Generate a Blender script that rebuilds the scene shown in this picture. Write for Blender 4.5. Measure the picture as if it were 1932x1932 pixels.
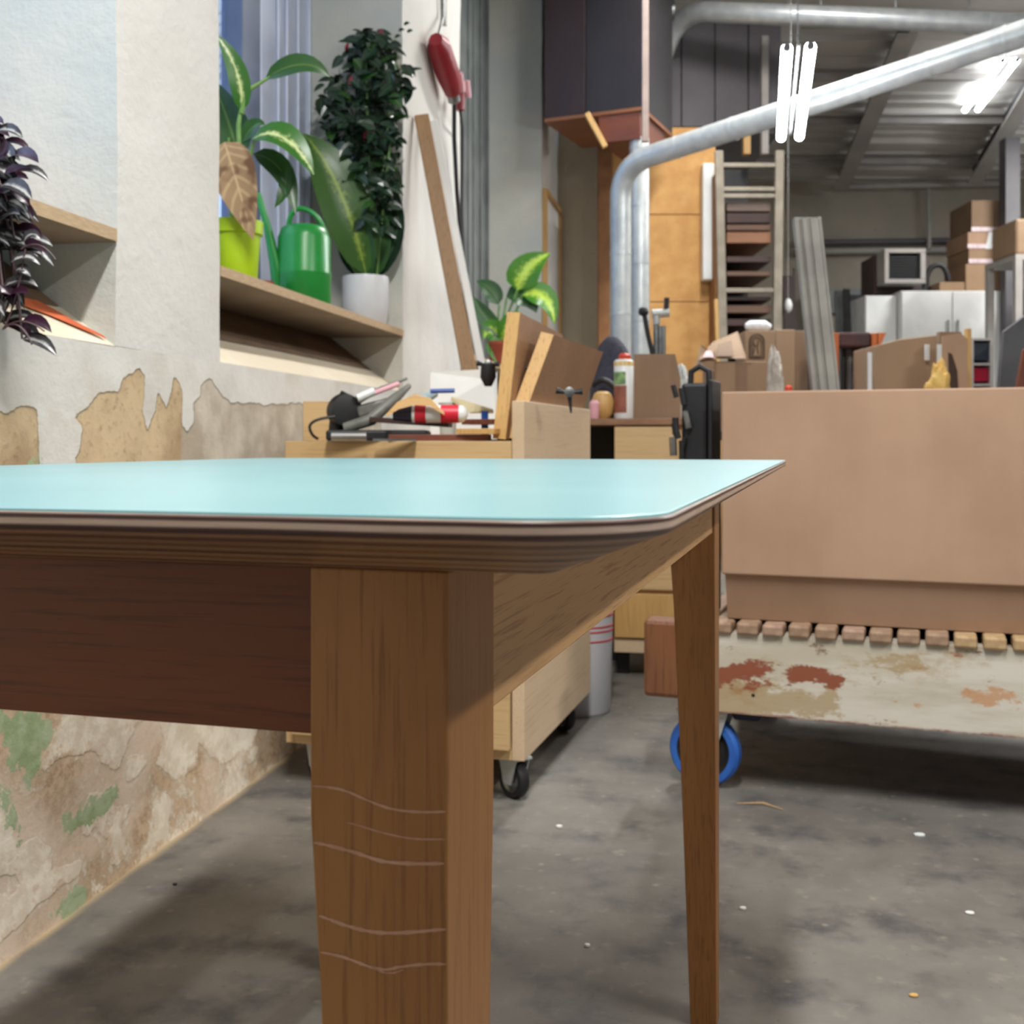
import bpy, math, random
from math import sin, cos, pi, radians, atan2, sqrt
from mathutils import Vector, Matrix, noise
SC = bpy.context.scene; COL = SC.collection
for o in list(bpy.data.objects): bpy.data.objects.remove(o)
# ---------------------------------------------------------------- camera
K, HX, HY, H = 2100.0, 966.0, 833.0, 0.7652     # focal length in px, principal point, eye height
cd = bpy.data.cameras.new('camera'); cam = bpy.data.objects.new('camera', cd); COL.objects.link(cam)
cam.location = (0, 0, H); cam.rotation_euler = (pi/2, 0, 0)
cd.sensor_width = 36; cd.lens = 36*K/1932; cd.shift_y = (HY-966)/1932.0; cd.clip_start = .02
cd.dof.use_dof = True; cd.dof.focus_distance = .72; cd.dof.aperture_fstop = 17
SC.camera = cam
# ---------------------------------------------------------------- world, exposure, lights
SC.view_settings.view_transform = 'Standard'; SC.view_settings.look = 'None'
SC.view_settings.gamma = 1; SC.view_settings.use_curve_mapping = False
SC.view_settings.exposure = -0.08
w = bpy.data.worlds.new('dusk_sky'); SC.world = w; w.use_nodes = True
w.node_tree.nodes['Background'].inputs[0].default_value = (.50, .68, 1.0, 1)
w.node_tree.nodes['Background'].inputs[1].default_value = 2.7
TUBE_W = 40.0
def area(name, loc, size, power, col=(1, .982, .955), rot=(0, 0, 0)):
    l = bpy.data.lights.new(name, 'AREA'); l.shape = 'RECTANGLE'; l.size, l.size_y = size
    l.energy = power; l.color = col
    o = bpy.data.objects.new(name, l); COL.objects.link(o); o.location = loc; o.rotation_euler = rot
    return o
# unseen tubes outside the picture (housings built later); workbench and far-hall ones added for brightness
LAMPS = [((.05, .5, 3.1), 12, 122, 'right above the aqua table'), ((2.6, 4.8, 3.05), 12, 55, 'over the packing table'), ((2.9, -.3, 3.35), 12, 132, 'to the right behind the viewer'),
         ((1.15, 5.3, 3.6), 12, 85, 'beyond the workbench, added to light the chipboard'), ((4.6, 7.2, 3.3), 12, 150, 'over the far right of the hall, added to brighten it')]
for (p, a, e, lb_) in LAMPS:
    area('unseen_tube_light', p, (.14, 1.5), e, rot=(0, 0, -radians(a)))

# ================================================================ helpers
WM = {}
def lin(c):
    r = []
    for v in c[:3]:
        v = v/255.0
        r.append(v/12.92 if v <= .04045 else ((v+.055)/1.055)**2.4)
    return (r[0], r[1], r[2], 1)
def PX(px, py, d): return Vector(((px-HX)*d/K, d, H-(py-HY)*d/K))
class Frame:
    def __init__(s, ox=0, oy=0, ang=0):      # ang: clockwise degrees from +Y of the local +v axis
        s.M = Matrix.Translation((ox, oy, 0)) @ Matrix.Rotation(-radians(ang), 4, 'Z')
    def w(s, u, v, z=0): return s.M @ Vector((u, v, z))
    def l(s, p): return s.M.inverted() @ Vector(p)
    def pxv(s, px, v=None, u=None):          # local point on the sight line of column px with given v or u
        k = (px-HX)/K; a, b, c, d = s.M[0][0], s.M[0][1], s.M[1][0], s.M[1][1]; ox, oy = s.M[0][3], s.M[1][3]
        if v is not None: return (k*(oy+d*v)-ox-b*v)/(a-k*c)
        return (k*(oy+c*u)-ox-a*u)/(b-k*d)
W0 = Frame()
T = Frame(0, 0, 15.8)                         # table
WL = Frame(-.757, 1.645, 10.6)                # left wall: u = into the room, v = along the wall

class MB:
    def __init__(s, fr=W0): s.fr = fr; s.v = []; s.f = []; s.m = []; s.c = []; s.cur = (0, 0, 0)
    def add(s, vs, fs, mi=0, cols=None):
        n = len(s.v); s.v += [Vector(p) for p in vs]; s.c += (cols if cols else [s.cur]*len(vs))
        s.f += [tuple(i+n for i in f) for f in fs]; s.m += [mi]*len(fs); return s
    def box(s, x0, x1, y0, y1, z0, z1, mi=0, X=None):
        vs = [Vector((x, y, z)) for z in (z0, z1) for (x, y) in ((x0, y0), (x1, y0), (x1, y1), (x0, y1))]
        if X: vs = [X @ p for p in vs]
        return s.add(vs, [(3, 2, 1, 0), (4, 5, 6, 7), (0, 1, 5, 4), (1, 2, 6, 5), (2, 3, 7, 6), (3, 0, 4, 7)], mi)
    def bar(s, p, q, w_, h_, mi=0, up=(0, 0, 1)):
        p, q = Vector(p), Vector(q); t = (q-p).normalized(); up = Vector(up)
        sd = t.cross(up)
        if sd.length < 1e-4: sd = t.cross(Vector((1, 0, 0)))
        sd.normalize(); n = sd.cross(t).normalized()
        vs = [a+sd*(i*w_/2)+n*(j*h_/2) for a in (p, q) for (i, j) in ((-1, -1), (1, -1), (1, 1), (-1, 1))]
        return s.add(vs, [(0, 1, 2, 3), (7, 6, 5, 4), (0, 4, 5, 1), (1, 5, 6, 2), (2, 6, 7, 3), (3, 7, 4, 0)], mi)
    def tube(s, pts, r, seg=12, mi=0, cap=True):
        pts = [Vector(p) for p in pts]; n = len(pts); rs = r if isinstance(r, (list, tuple)) else [r]*n
        vs = []; nrm = None
        for i in range(n):
            t = (pts[min(i+1, n-1)]-pts[max(i-1, 0)]).normalized()
            if nrm is None:
                nrm = t.cross(Vector((0, 0, 1)))
                if nrm.length < .05: nrm = t.cross(Vector((1, 0, 0)))
            nrm = (nrm-t*nrm.dot(t)).normalized(); b = t.cross(nrm)
            for k in range(seg):
                a = 2*pi*k/seg; vs.append(pts[i]+(nrm*cos(a)+b*sin(a))*rs[i])
        fs = [(i*seg+k, i*seg+(k+1) % seg, (i+1)*seg+(k+1) % seg, (i+1)*seg+k) for i in range(n-1) for k in range(seg)]
        if cap: fs += [tuple(range(seg-1, -1, -1)), tuple(range((n-1)*seg, n*seg))]
        return s.add(vs, fs, mi)
    def lathe(s, c, prof, seg=32, mi=0, axis='Z', X=None, cols=None, ring=False):
        c = Vector(c); vs = []
        for (r, h) in prof:
            for k in range(seg):
                a = 2*pi*k/seg
                p = {'Z': (r*cos(a), r*sin(a), h), 'X': (h, r*cos(a), r*sin(a)), 'Y': (r*cos(a), h, r*sin(a))}[axis]
                p = Vector(p)
                if X: p = X @ p
                vs.append(c+p)
        n = len(prof)
        fs = [(i*seg+k, i*seg+(k+1) % seg, (i+1)*seg+(k+1) % seg, (i+1)*seg+k) for i in range(n-1) for k in range(seg)]
        if ring: fs += [((n-1)*seg+k, (n-1)*seg+(k+1) % seg, (k+1) % seg, k) for k in range(seg)]
        else: fs += [tuple(range(seg-1, -1, -1)), tuple(range((n-1)*seg, n*seg))]
        return s.add(vs, fs, mi)
    def prism(s, poly, vec, mi=0):
        n = len(poly); a = [Vector(p) for p in poly]; vec = Vector(vec); b = [p+vec for p in a]
        return s.add(a+b, [tuple(range(n-1, -1, -1)), tuple(range(n, 2*n))]+[(i, (i+1) % n, n+(i+1) % n, n+i) for i in range(n)], mi)
    def grid(s, fn, nu, nv, mi=0, cfn=None):
        vs = []; cs = []
        for j in range(nv+1):
            for i in range(nu+1):
                p = Vector(fn(i/nu, j/nv)); vs.append(p); cs.append(cfn(p) if cfn else s.cur)
        fs = [(j*(nu+1)+i, j*(nu+1)+i+1, (j+1)*(nu+1)+i+1, (j+1)*(nu+1)+i) for j in range(nv) for i in range(nu)]
        return s.add(vs, fs, mi, cs)
    def blade(s, pts, wd, hint, mi=0, n=9, fold=.22, shape=1.0, thick=0):
        """leaf: pts = 3 control points, wd = full width, hint = direction the upper face looks to"""
        a, b, c = [Vector(p) for p in pts]; hint = Vector(hint).normalized(); vs = []; cs = []
        for i in range(n+1):
            t = i/n; p = a*(1-t)**2+b*2*t*(1-t)+c*t*t
            d = ((b-a)*(1-t)+(c-b)*t).normalized(); sd = d.cross(hint)
            if sd.length < .05: sd = d.cross(Vector((.3, .8, .2)))
            sd.normalize(); up = sd.cross(d).normalized()
            wv = wd*.5*max(.02, sin(pi*min(1, t**(.72*shape)))**.8)
            for j in (-1, -.5, 0, .5, 1):
                vs.append(p+sd*(wv*j)+up*(abs(j)*wv*fold)+up*(sin(t*9+j*2)*wv*.03)); cs.append((abs(j), t, 0))
        fs = [(i*5+j, i*5+j+1, (i+1)*5+j+1, (i+1)*5+j) for i in range(n) for j in range(4)]
        return s.add(vs, fs, mi, cs)
    def build(s, name, mats, parent=None, label=None, cat=None, group=None, kind=None, bevel=0, smooth=False, seg=2, ang=35):
        if not isinstance(mats, (list, tuple)): mats = [mats]
        lo = [min(p[i] for p in s.v) for i in range(3)]; hi = [max(p[i] for p in s.v) for i in range(3)]
        c = Vector(((lo[0]+hi[0])/2, (lo[1]+hi[1])/2, lo[2]))
        me = bpy.data.meshes.new(name); me.from_pydata([p-c for p in s.v], [], s.f)
        for m in mats: me.materials.append(m)
        me.polygons.foreach_set('material_index', s.m)
        at = me.color_attributes.new('col', 'FLOAT_COLOR', 'POINT')
        at.data.foreach_set('color', [x for q in s.c for x in (q[0], q[1], q[2], 1)])
        me.validate(); me.update()
        if smooth:
            me.polygons.foreach_set('use_smooth', [True]*len(me.polygons))
            try: me.set_sharp_from_angle(angle=radians(ang))
            except Exception: pass
        o = bpy.data.objects.new(name, me); COL.objects.link(o)
        Wm = s.fr.M @ Matrix.Translation(c)
        if parent is not None:
            o.parent = parent; o.matrix_parent_inverse = WM[parent.name].inverted()
        o.matrix_basis = Wm; WM[o.name] = Wm
        if bevel:
            b = o.modifiers.new('bevel', 'BEVEL'); b.width = bevel; b.segments = seg; b.limit_method = 'ANGLE'; b.angle_limit = radians(40)
        tag(o, label, cat, group, kind); return o
def tag(o, label=None, cat=None, group=None, kind=None):
    if label: o['label'] = label
    if cat: o['category'] = cat
    if group: o['group'] = group
    if kind: o['kind'] = kind
def thing(name, loc, label, cat, group=None):
    o = bpy.data.objects.new(name, None); COL.objects.link(o); o.empty_display_size = .05
    o.matrix_basis = Matrix.Translation(loc); WM[o.name] = Matrix.Translation(loc); tag(o, label, cat, group); return o

def crumple(mb, c, rx, h, seed=0, n=28, mi=0, amp=.35):
    def f(a, b):
        th = a*2*pi; ph = (b-.5)*pi; p = Vector((cos(th)*cos(ph), sin(th)*cos(ph), sin(ph)))
        k = 1+amp*noise.noise(p*2.2+Vector((seed, 0, 0)))+amp*.5*noise.noise(p*6+Vector((0, seed, 0)))
        return (c[0]+p.x*rx*k, c[1]+p.y*rx*k, max(c[2], c[2]+h*.5+p.z*h*.5*k))
    mb.grid(f, n, n, mi)
# ================================================================ materials
def nodes(name):
    m = bpy.data.materials.new(name); m.use_nodes = True; nt = m.node_tree
    return m, nt, nt.nodes, nt.links, nt.nodes['Principled BSDF']
def N(nt, typ, **kw):
    n = nt.nodes.new(typ)
    for k, v in kw.items():
        if k.startswith('_'): setattr(n, k[1:], v)
        else: n.inputs[k].default_value = v
    return n
def mix(nt, fac, a, b):
    n = nt.nodes.new('ShaderNodeMix'); n.data_type = 'RGBA'
    for inp, v in ((n.inputs[0], fac), (n.inputs[6], a), (n.inputs[7], b)):
        if isinstance(v, bpy.types.NodeSocket): nt.links.new(v, inp)
        else: inp.default_value = v
    return n.outputs[2]
def math_(nt, op, a, b=0.0, c=0.0, clamp=False):
    n = nt.nodes.new('ShaderNodeMath'); n.operation = op; n.use_clamp = clamp
    for i, v in enumerate((a, b, c)):
        if isinstance(v, bpy.types.NodeSocket): nt.links.new(v, n.inputs[i])
        else: n.inputs[i].default_value = v
    return n.outputs[0]
def sstep(nt, v, lo, hi):
    n = nt.nodes.new('ShaderNodeMapRange'); n.interpolation_type = 'SMOOTHSTEP'
    nt.links.new(v, n.inputs[0]); n.inputs[1].default_value = lo; n.inputs[2].default_value = hi
    return n.outputs[0]
def noi(nt, vec, scale, detail=4, rough=.55, dist=0):
    n = N(nt, 'ShaderNodeTexNoise', Scale=scale, Detail=detail, Roughness=rough, Distortion=dist)
    if vec is not None: nt.links.new(vec, n.inputs['Vector'])
    return n.outputs['Fac']
def coords(nt, scale=(1, 1, 1), kind='Object'):
    t = nt.nodes.new('ShaderNodeTexCoord'); mp = nt.nodes.new('ShaderNodeMapping'); mp.inputs['Scale'].default_value = scale
    nt.links.new(t.outputs[kind], mp.inputs['Vector']); return mp.outputs[0]
def bump(nt, b, h, strength=.3, dist=.002):
    n = N(nt, 'ShaderNodeBump', Strength=strength, Distance=dist); nt.links.new(h, n.inputs['Height'])
    nt.links.new(n.outputs[0], b.inputs['Normal'])
def M(name, c1, c2=None, scale=8, rough=.6, metal=0, bmp=.15, stretch=(1, 1, 1), detail=4, emit=0, coat=0, lo=.35, hi=.65, spec=.5, bd=.001):
    m, nt, ns, lk, b = nodes(name); c1 = lin(c1); c2 = lin(c2) if c2 else tuple(x*.86 for x in c1[:3])+(1,)
    v = coords(nt, stretch); f = noi(nt, v, scale, detail)
    lk.new(mix(nt, sstep(nt, f, lo, hi), c1, c2), b.inputs['Base Color'])
    b.inputs['Roughness'].default_value = rough; b.inputs['Metallic'].default_value = metal
    b.inputs['Coat Weight'].default_value = coat; b.inputs['Specular IOR Level'].default_value = spec
    if bmp: bump(nt, b, noi(nt, v, scale*6, 3), bmp, bd)
    if emit:
        b.inputs['Emission Color'].default_value = c1; b.inputs['Emission Strength'].default_value = emit
    return m
def wood(name, c1, c2, c3, axis=0, scale=1.0, rough=.5, bmp=.12, wave=3.5):
    m, nt, ns, lk, b = nodes(name); st = [26*scale]*3; st[axis] = 1.6*scale
    v = coords(nt, st); big = [5*scale]*3; big[axis] = .9*scale; v2 = coords(nt, big)
    f2 = noi(nt, v2, 1.6, 3, .5, .6); wv = N(nt, 'ShaderNodeTexWave', Scale=wave, Distortion=5, Detail=2); 
    s3 = [1.0*scale]*3; s3[axis] = .12*scale; v3 = coords(nt, s3)
    wv.bands_direction = 'DIAGONAL'; lk.new(v3, wv.inputs['Vector'])
    f = noi(nt, v, 5, 5, .7); st2 = [160*scale]*3; st2[axis] = 5*scale; f3 = noi(nt, coords(nt, st2), 3, 3, .6)
    a = mix(nt, sstep(nt, f2, .3, .7), lin(c1), lin(c2)); a = mix(nt, math_(nt, 'MULTIPLY', wv.outputs['Fac'], .14), a, lin(c3))
    a = mix(nt, math_(nt, 'MULTIPLY', sstep(nt, f, .50, .78), .45), a, lin(c3)); a = mix(nt, math_(nt, 'MULTIPLY', sstep(nt, f3, .52, .68), .6), a, lin(c3))
    lk.new(a, b.inputs['Base Color']); b.inputs['Roughness'].default_value = rough; bump(nt, b, f3, bmp, .0006); return m

# paint / raw plaster, colours told apart by the 'col' attribute (r: white paint field, g: green field, b: grey render)
def plaster_peeling():
    m, nt, ns, lk, b = nodes('peeling_plaster'); v = coords(nt)
    at = nt.nodes.new('ShaderNodeVertexColor'); at.layer_name = 'col'
    sp = nt.nodes.new('ShaderNodeSeparateColor'); lk.new(at.outputs[0], sp.inputs[0]); R, G, B = sp.outputs[0], sp.outputs[1], sp.outputs[2]
    n1 = noi(nt, v, 22, 6, .65); n2 = noi(nt, v, 6, 5, .6); n3 = noi(nt, v, 60, 4, .7); n4 = noi(nt, v, 2.5, 3)
    j = math_(nt, 'MULTIPLY', math_(nt, 'SUBTRACT', n1, .5), .28)
    raw = mix(nt, sstep(nt, n2, .35, .65), lin((166, 140, 106)), lin((196, 174, 138)))
    raw = mix(nt, sstep(nt, n3, .52, .8), raw, lin((136, 110, 80)))
    grey = mix(nt, sstep(nt, n2, .4, .62), lin((168, 156, 138)), lin((196, 188, 172)))
    raw = mix(nt, sstep(nt, math_(nt, 'ADD', B, j), .45, .55), raw, grey)
    wht = mix(nt, sstep(nt, n2, .42, .7), lin((208, 206, 200)), lin((196, 192, 182)))
    wht = mix(nt, sstep(nt, n4, .56, .74), wht, lin((222, 213, 194)))
    grn = mix(nt, sstep(nt, n1, .4, .6), lin((152, 172, 126)), lin((174, 190, 154)))
    tr = math_(nt, 'ADD', R, j); tg = math_(nt, 'ADD', G, math_(nt, 'MULTIPLY', math_(nt, 'ADD', j, math_(nt, 'MULTIPLY', math_(nt, 'SUBTRACT', n3, .5), .3)), 2.6))
    a = mix(nt, sstep(nt, tr, .485, .515), raw, wht)
    tc = nt.nodes.new('ShaderNodeTexCoord'); sx = nt.nodes.new('ShaderNodeSeparateXYZ'); lk.new(tc.outputs['Object'], sx.inputs[0])
    low = math_(nt, 'SUBTRACT', 1, sstep(nt, math_(nt, 'ADD', sx.outputs[2], math_(nt, 'MULTIPLY', n2, .2)), .55, .72))
    crm = mix(nt, sstep(nt, n1, .42, .6), lin((242, 234, 216)), lin((224, 212, 192))); rw2 = mix(nt, sstep(nt, n3, .4, .62), lin((208, 184, 154)), lin((174, 148, 118))); rw2 = mix(nt, sstep(nt, n4, .45, .6), rw2, lin((224, 206, 186)))
    wv = math_(nt, 'ADD', R, math_(nt, 'MULTIPLY', math_(nt, 'SUBTRACT', math_(nt, 'ADD', n1, n3), 1.0), .9))
    a = mix(nt, low, a, mix(nt, sstep(nt, wv, .40, .62), rw2, crm))
    rim = math_(nt, 'MULTIPLY', sstep(nt, tr, .42, .49), math_(nt, 'SUBTRACT', 1, sstep(nt, tr, .49, .5)))
    a = mix(nt, math_(nt, 'MULTIPLY', rim, math_(nt, 'SUBTRACT', .45, math_(nt, 'MULTIPLY', low, .3))), a, lin((122, 122, 96)))
    a = mix(nt, sstep(nt, tg, .485, .515), a, grn)
    lk.new(a, b.inputs['Base Color']); b.inputs['Roughness'].default_value = .85
    hgt = math_(nt, 'ADD', math_(nt, 'MULTIPLY', sstep(nt, tr, .47, .51), math_(nt, 'SUBTRACT', .9, math_(nt, 'MULTIPLY', low, .6))), math_(nt, 'MULTIPLY', n3, .55))
    hgt = math_(nt, 'ADD', hgt, math_(nt, 'MULTIPLY', n1, .6)); bump(nt, b, hgt, .55, .004); return m
def plaster(name, c1, c2, c3):
    m, nt, ns, lk, b = nodes(name); v = coords(nt)
    n1 = noi(nt, v, 1.6, 5, .6); n2 = noi(nt, v, 9, 5, .65); n3 = noi(nt, v, 45, 4, .6)
    a = mix(nt, sstep(nt, n1, .36, .62), lin(c1), lin(c2)); a = mix(nt, math_(nt, 'MULTIPLY', sstep(nt, n2, .58, .8), .5), a, lin(c3))
    lk.new(a, b.inputs['Base Color']); b.inputs['Roughness'].default_value = .8
    bump(nt, b, math_(nt, 'ADD', n2, math_(nt, 'MULTIPLY', n3, .4)), .6, .006); return m
def floor_mat():
    m, nt, ns, lk, b = nodes('concrete_floor'); v = coords(nt); tc = nt.nodes.new('ShaderNodeTexCoord')
    n1 = noi(nt, v, 1.7, 6, .62); n2 = noi(nt, v, 7, 6, .6); n3 = noi(nt, v, 26, 5, .6)
    a = mix(nt, sstep(nt, n1, .35, .65), lin((102, 98, 92)), lin((128, 124, 116)))
    a = mix(nt, sstep(nt, n2, .46, .72), a, lin((78, 76, 76))); a = mix(nt, math_(nt, 'MULTIPLY', sstep(nt, n3, .55, .75), .4), a, lin((150, 143, 128)))
    vo = N(nt, 'ShaderNodeTexVoronoi', Scale=16.0); lk.new(v, vo.inputs['Vector'])
    a = mix(nt, math_(nt, 'MULTIPLY', math_(nt, 'SUBTRACT', 1, sstep(nt, vo.outputs['Distance'], .03, .13)), .35), a, lin((172, 162, 142)))
    v5 = N(nt, 'ShaderNodeTexVoronoi', Scale=38.0); lk.new(v, v5.inputs['Vector'])
    a = mix(nt, math_(nt, 'MULTIPLY', math_(nt, 'SUBTRACT', 1, sstep(nt, v5.outputs['Distance'], .05, .14)), .3), a, lin((60, 56, 54)))
    at = nt.nodes.new('ShaderNodeVertexColor'); at.layer_name = 'col'; sp = nt.nodes.new('ShaderNodeSeparateColor'); lk.new(at.outputs[0], sp.inputs[0])
    a = mix(nt, sstep(nt, math_(nt, 'ADD', sp.outputs[0], math_(nt, 'MULTIPLY', math_(nt, 'SUBTRACT', n2, .5), .5)), .55, .95), a, lin((190, 168, 130)))
    lk.new(a, b.inputs['Base Color']); b.inputs['Roughness'].default_value = .62
    bump(nt, b, math_(nt, 'ADD', n2, n3), .3, .003); return m
def ply_edge():
    m, nt, ns, lk, b = nodes('plywood_edge'); tc = nt.nodes.new('ShaderNodeTexCoord'); sp = nt.nodes.new('ShaderNodeSeparateXYZ')
    lk.new(tc.outputs['Object'], sp.inputs[0]); nz = noi(nt, coords(nt, (6, 6, 6)), 2, 4)
    z = math_(nt, 'ADD', sp.outputs[2], math_(nt, 'MULTIPLY', math_(nt, 'SUBTRACT', nz, .5), .0012))
    r = nt.nodes.new('ShaderNodeValToRGB'); lk.new(math_(nt, 'MULTIPLY', z, 1/.024), r.inputs[0])
    A, D, L = (156, 122, 90), (78, 52, 42), (204, 182, 166)
    st = [(0, A), (.045, D), (.10, A), (.15, (112, 82, 58)), (.215, A), (.27, D), (.34, (150, 120, 92)), (.40, (106, 78, 54)), (.47, (142, 112, 84)), (.54, D), (.62, (158, 128, 102)), (.67, (64, 40, 40)), (.735, (62, 40, 40)), (.775, L), (.835, L), (.865, (76, 52, 50)), (.925, (82, 58, 54)), (.945, (176, 150, 126)), (1, (176, 150, 126))]
    el = r.color_ramp.elements; el[0].position = 0; el[0].color = lin(st[0][1]); el[1].position = 1; el[1].color = lin(st[-1][1])
    for p, c in st[1:-1]:
        e = el.new(p); e.color = lin(c)
    st2 = noi(nt, coords(nt, (14, 14, 500)), 3, 4, .7)
    lk.new(mix(nt, math_(nt, 'MULTIPLY', sstep(nt, st2, .45, .7), .3), r.outputs[0], lin((90, 66, 48))), b.inputs['Base Color'])
    b.inputs['Roughness'].default_value = .38; bump(nt, b, st2, .15, .0006); return m
def leafmat(name, g1, g2, pale, amt, rough=.35, veins=False):
    m, nt, ns, lk, b = nodes(name); at = nt.nodes.new('ShaderNodeVertexColor'); at.layer_name = 'col'
    sp = nt.nodes.new('ShaderNodeSeparateColor'); lk.new(at.outputs[0], sp.inputs[0]); v = coords(nt)
    n1 = noi(nt, v, 60, 5, .7); n0 = noi(nt, v, 14, 2)
    g = mix(nt, n0, lin(g1), lin(g2))
    f = math_(nt, 'ADD', math_(nt, 'SUBTRACT', 1, sp.outputs[0]), math_(nt, 'MULTIPLY', math_(nt, 'SUBTRACT', n1, .5), 1.3))
    f = sstep(nt, math_(nt, 'ADD', f, amt-1), .25, .75)
    a = mix(nt, f, g, lin(pale)); a = mix(nt, math_(nt, 'SUBTRACT', 1, sstep(nt, sp.outputs[0], .0, .10)), a, lin(pale))
    if veins:
        s = math_(nt, 'SINE', math_(nt, 'ADD', math_(nt, 'MULTIPLY', sp.outputs[1], 46), math_(nt, 'MULTIPLY', sp.outputs[0], -9)))
        a = mix(nt, math_(nt, 'MULTIPLY', sstep(nt, s, .2, 1), .6), a, lin(pale)); a = mix(nt, sstep(nt, n0, .5, .62), a, lin((104, 74, 52)))
    lk.new(a, b.inputs['Base Color']); b.inputs['Roughness'].default_value = rough
    b.inputs['Subsurface Weight'].default_value = 0; return m
def brickmat():
    m, nt, ns, lk, b = nodes('painted_brick'); tc = nt.nodes.new('ShaderNodeTexCoord'); mp = nt.nodes.new('ShaderNodeMapping')
    mp.inputs['Rotation'].default_value = (radians(90), 0, radians(90)); lk.new(tc.outputs['Object'], mp.inputs[0])
    br = N(nt, 'ShaderNodeTexBrick', Scale=4.0, **{'Mortar Size': .012}); br.inputs['Color1'].default_value = lin((205, 208, 212)); br.inputs['Color2'].default_value = lin((196, 200, 206)); br.inputs['Mortar'].default_value = lin((226, 228, 232))
    lk.new(mp.outputs[0], br.inputs[0]); lk.new(br.outputs[0], b.inputs['Base Color']); return m
def cardboard(name, c=(172, 140, 114), c2=(160, 128, 102), axis=2, bmp=.25):
    m, nt, ns, lk, b = nodes(name); st = [14]*3; st[axis] = .6; v = coords(nt, st); f = noi(nt, v, 3, 3, .5); v1 = coords(nt); f1 = noi(nt, v1, 3, 4)
    a = mix(nt, sstep(nt, f1, .35, .65), lin(c), lin(c2)); a = mix(nt, math_(nt, 'MULTIPLY', f, .15), a, lin((196, 166, 138)))
    lk.new(a, b.inputs['Base Color']); b.inputs['Roughness'].default_value = .78; bump(nt, b, f, bmp, .001); return m

PEEL = plaster_peeling()
PW = plaster('white_plaster', (208, 206, 201), (201, 198, 191), (184, 180, 172))
PR = plaster('reveal_plaster', (188, 194, 190), (206, 204, 194), (172, 182, 180))
PG = plaster('grey_plaster', (150, 142, 130), (172, 163, 148), (132, 124, 112))
FLO = floor_mat(); PLY = ply_edge(); BRK = brickmat()
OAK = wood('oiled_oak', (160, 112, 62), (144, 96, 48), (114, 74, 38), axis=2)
OAKU = wood('oiled_oak_shaded_rail', (118, 64, 28), (98, 48, 18), (66, 30, 12), axis=0, scale=.8)  # shade under the table's overhang put into a darker oak
OAKV = wood('oiled_oak_lit_rail', (206, 164, 114), (188, 146, 98), (138, 100, 66), axis=1, scale=.8)  # light from the right put into a paler oak
OAKF = M('oak_ray_fleck', (196, 156, 132), (182, 140, 116), 60, .5)
TEAL = M('aqua_linoleum', (130, 170, 174), (124, 165, 169), 4, .30, bmp=.05, stretch=(1, 1, 1), spec=.5)
CARD = cardboard('cardboard'); CARD2 = cardboard('cardboard_aged', (152, 124, 96), (138, 110, 82)); CARDD = cardboard('cardboard_dark', (134, 108, 84), (120, 96, 74))
BIRCH = wood('birch_plywood', (206, 176, 130), (196, 164, 116), (176, 142, 96), axis=0, scale=.4, bmp=.03, wave=1.5)
BIRCHL = wood('pale_plywood', (214, 190, 158), (202, 176, 142), (186, 158, 124), axis=1, scale=.4, bmp=.03, wave=1.5)
PINE = wood('pine_board', (206, 166, 104), (192, 150, 88), (160, 118, 66), axis=2, scale=.5, bmp=.05)
BROWNB = wood('brown_film_faced_board', (164, 124, 88), (148, 108, 74), (120, 84, 56), axis=0, scale=.4, bmp=.03)
CHIP = M('orange_chipboard', (204, 156, 92), (190, 140, 78), 10, .7, detail=8)
CHIPD = M('brown_chipboard', (150, 104, 62), (134, 90, 52), 10, .7, detail=8)
DKW = wood('dark_brown_wood', (70, 46, 38), (54, 36, 34), (36, 26, 26), axis=2, scale=.4)
DKG = M('dark_laminate', (38, 34, 37), (32, 28, 32), 3, .55)
REDW = wood('reddish_stained_wood', (120, 66, 46), (104, 56, 40), (70, 38, 30), axis=0, scale=.4)
GALV = M('galvanised_steel', (196, 200, 198), (178, 183, 184), 14, .36, .4, bmp=.05, detail=6)
STEEL = M('dull_steel', (150, 152, 150), (120, 122, 122), 20, .38, .9)
ALU = M('aluminium_profile', (178, 176, 168), (156, 154, 148), 6, .5, .4)
WHT = M('white_lacquer', (226, 228, 226), (214, 216, 214), 4, .35, bmp=0)
WHTF = M('white_window_frame', (200, 210, 230), (190, 200, 224), 4, .35, bmp=0)
GRYF = M('grey_window_frame', (120, 126, 124), (100, 106, 106), 4, .4)
BLK = M('black_rubber', (26, 26, 27), (18, 18, 19), 12, .6)
BLKP = M('black_plastic', (30, 30, 32), (20, 20, 22), 12, .5)
DGREY = M('charcoal_cloth', (62, 62, 74), (48, 48, 60), 30, .9, bmp=.5)
BLUE = M('blue_rubber_tyre', (52, 112, 196), (40, 92, 176), 12, .45)
NAVY = M('navy_steel', (22, 32, 74), (18, 26, 60), 12, .5)
LIME = M('lime_plastic', (176, 212, 36), (164, 200, 28), 5, .35, bmp=0)
GRN = M('green_plastic', (30, 140, 56), (24, 124, 48), 5, .32, bmp=0)
WPOT = M('white_ceramic', (222, 224, 226), (208, 210, 214), 6, .3, bmp=0)
TERRA = M('terracotta', (158, 74, 48), (140, 62, 40), 20, .8)
RED = M('red_plastic', (150, 28, 40), (128, 22, 34), 6, .4)
REDL = M('bright_red_label', (214, 40, 60), (200, 30, 50), 6, .4)
PINK = M('pale_pink_plastic', (224, 170, 178), (206, 150, 160), 6, .4)
BLUEP = M('blue_pen_plastic', (34, 86, 170), (28, 74, 150), 6, .35)
PAPER = M('white_card', (228, 228, 224), (218, 218, 214), 4, .6, bmp=.05)
WORN = None
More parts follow.
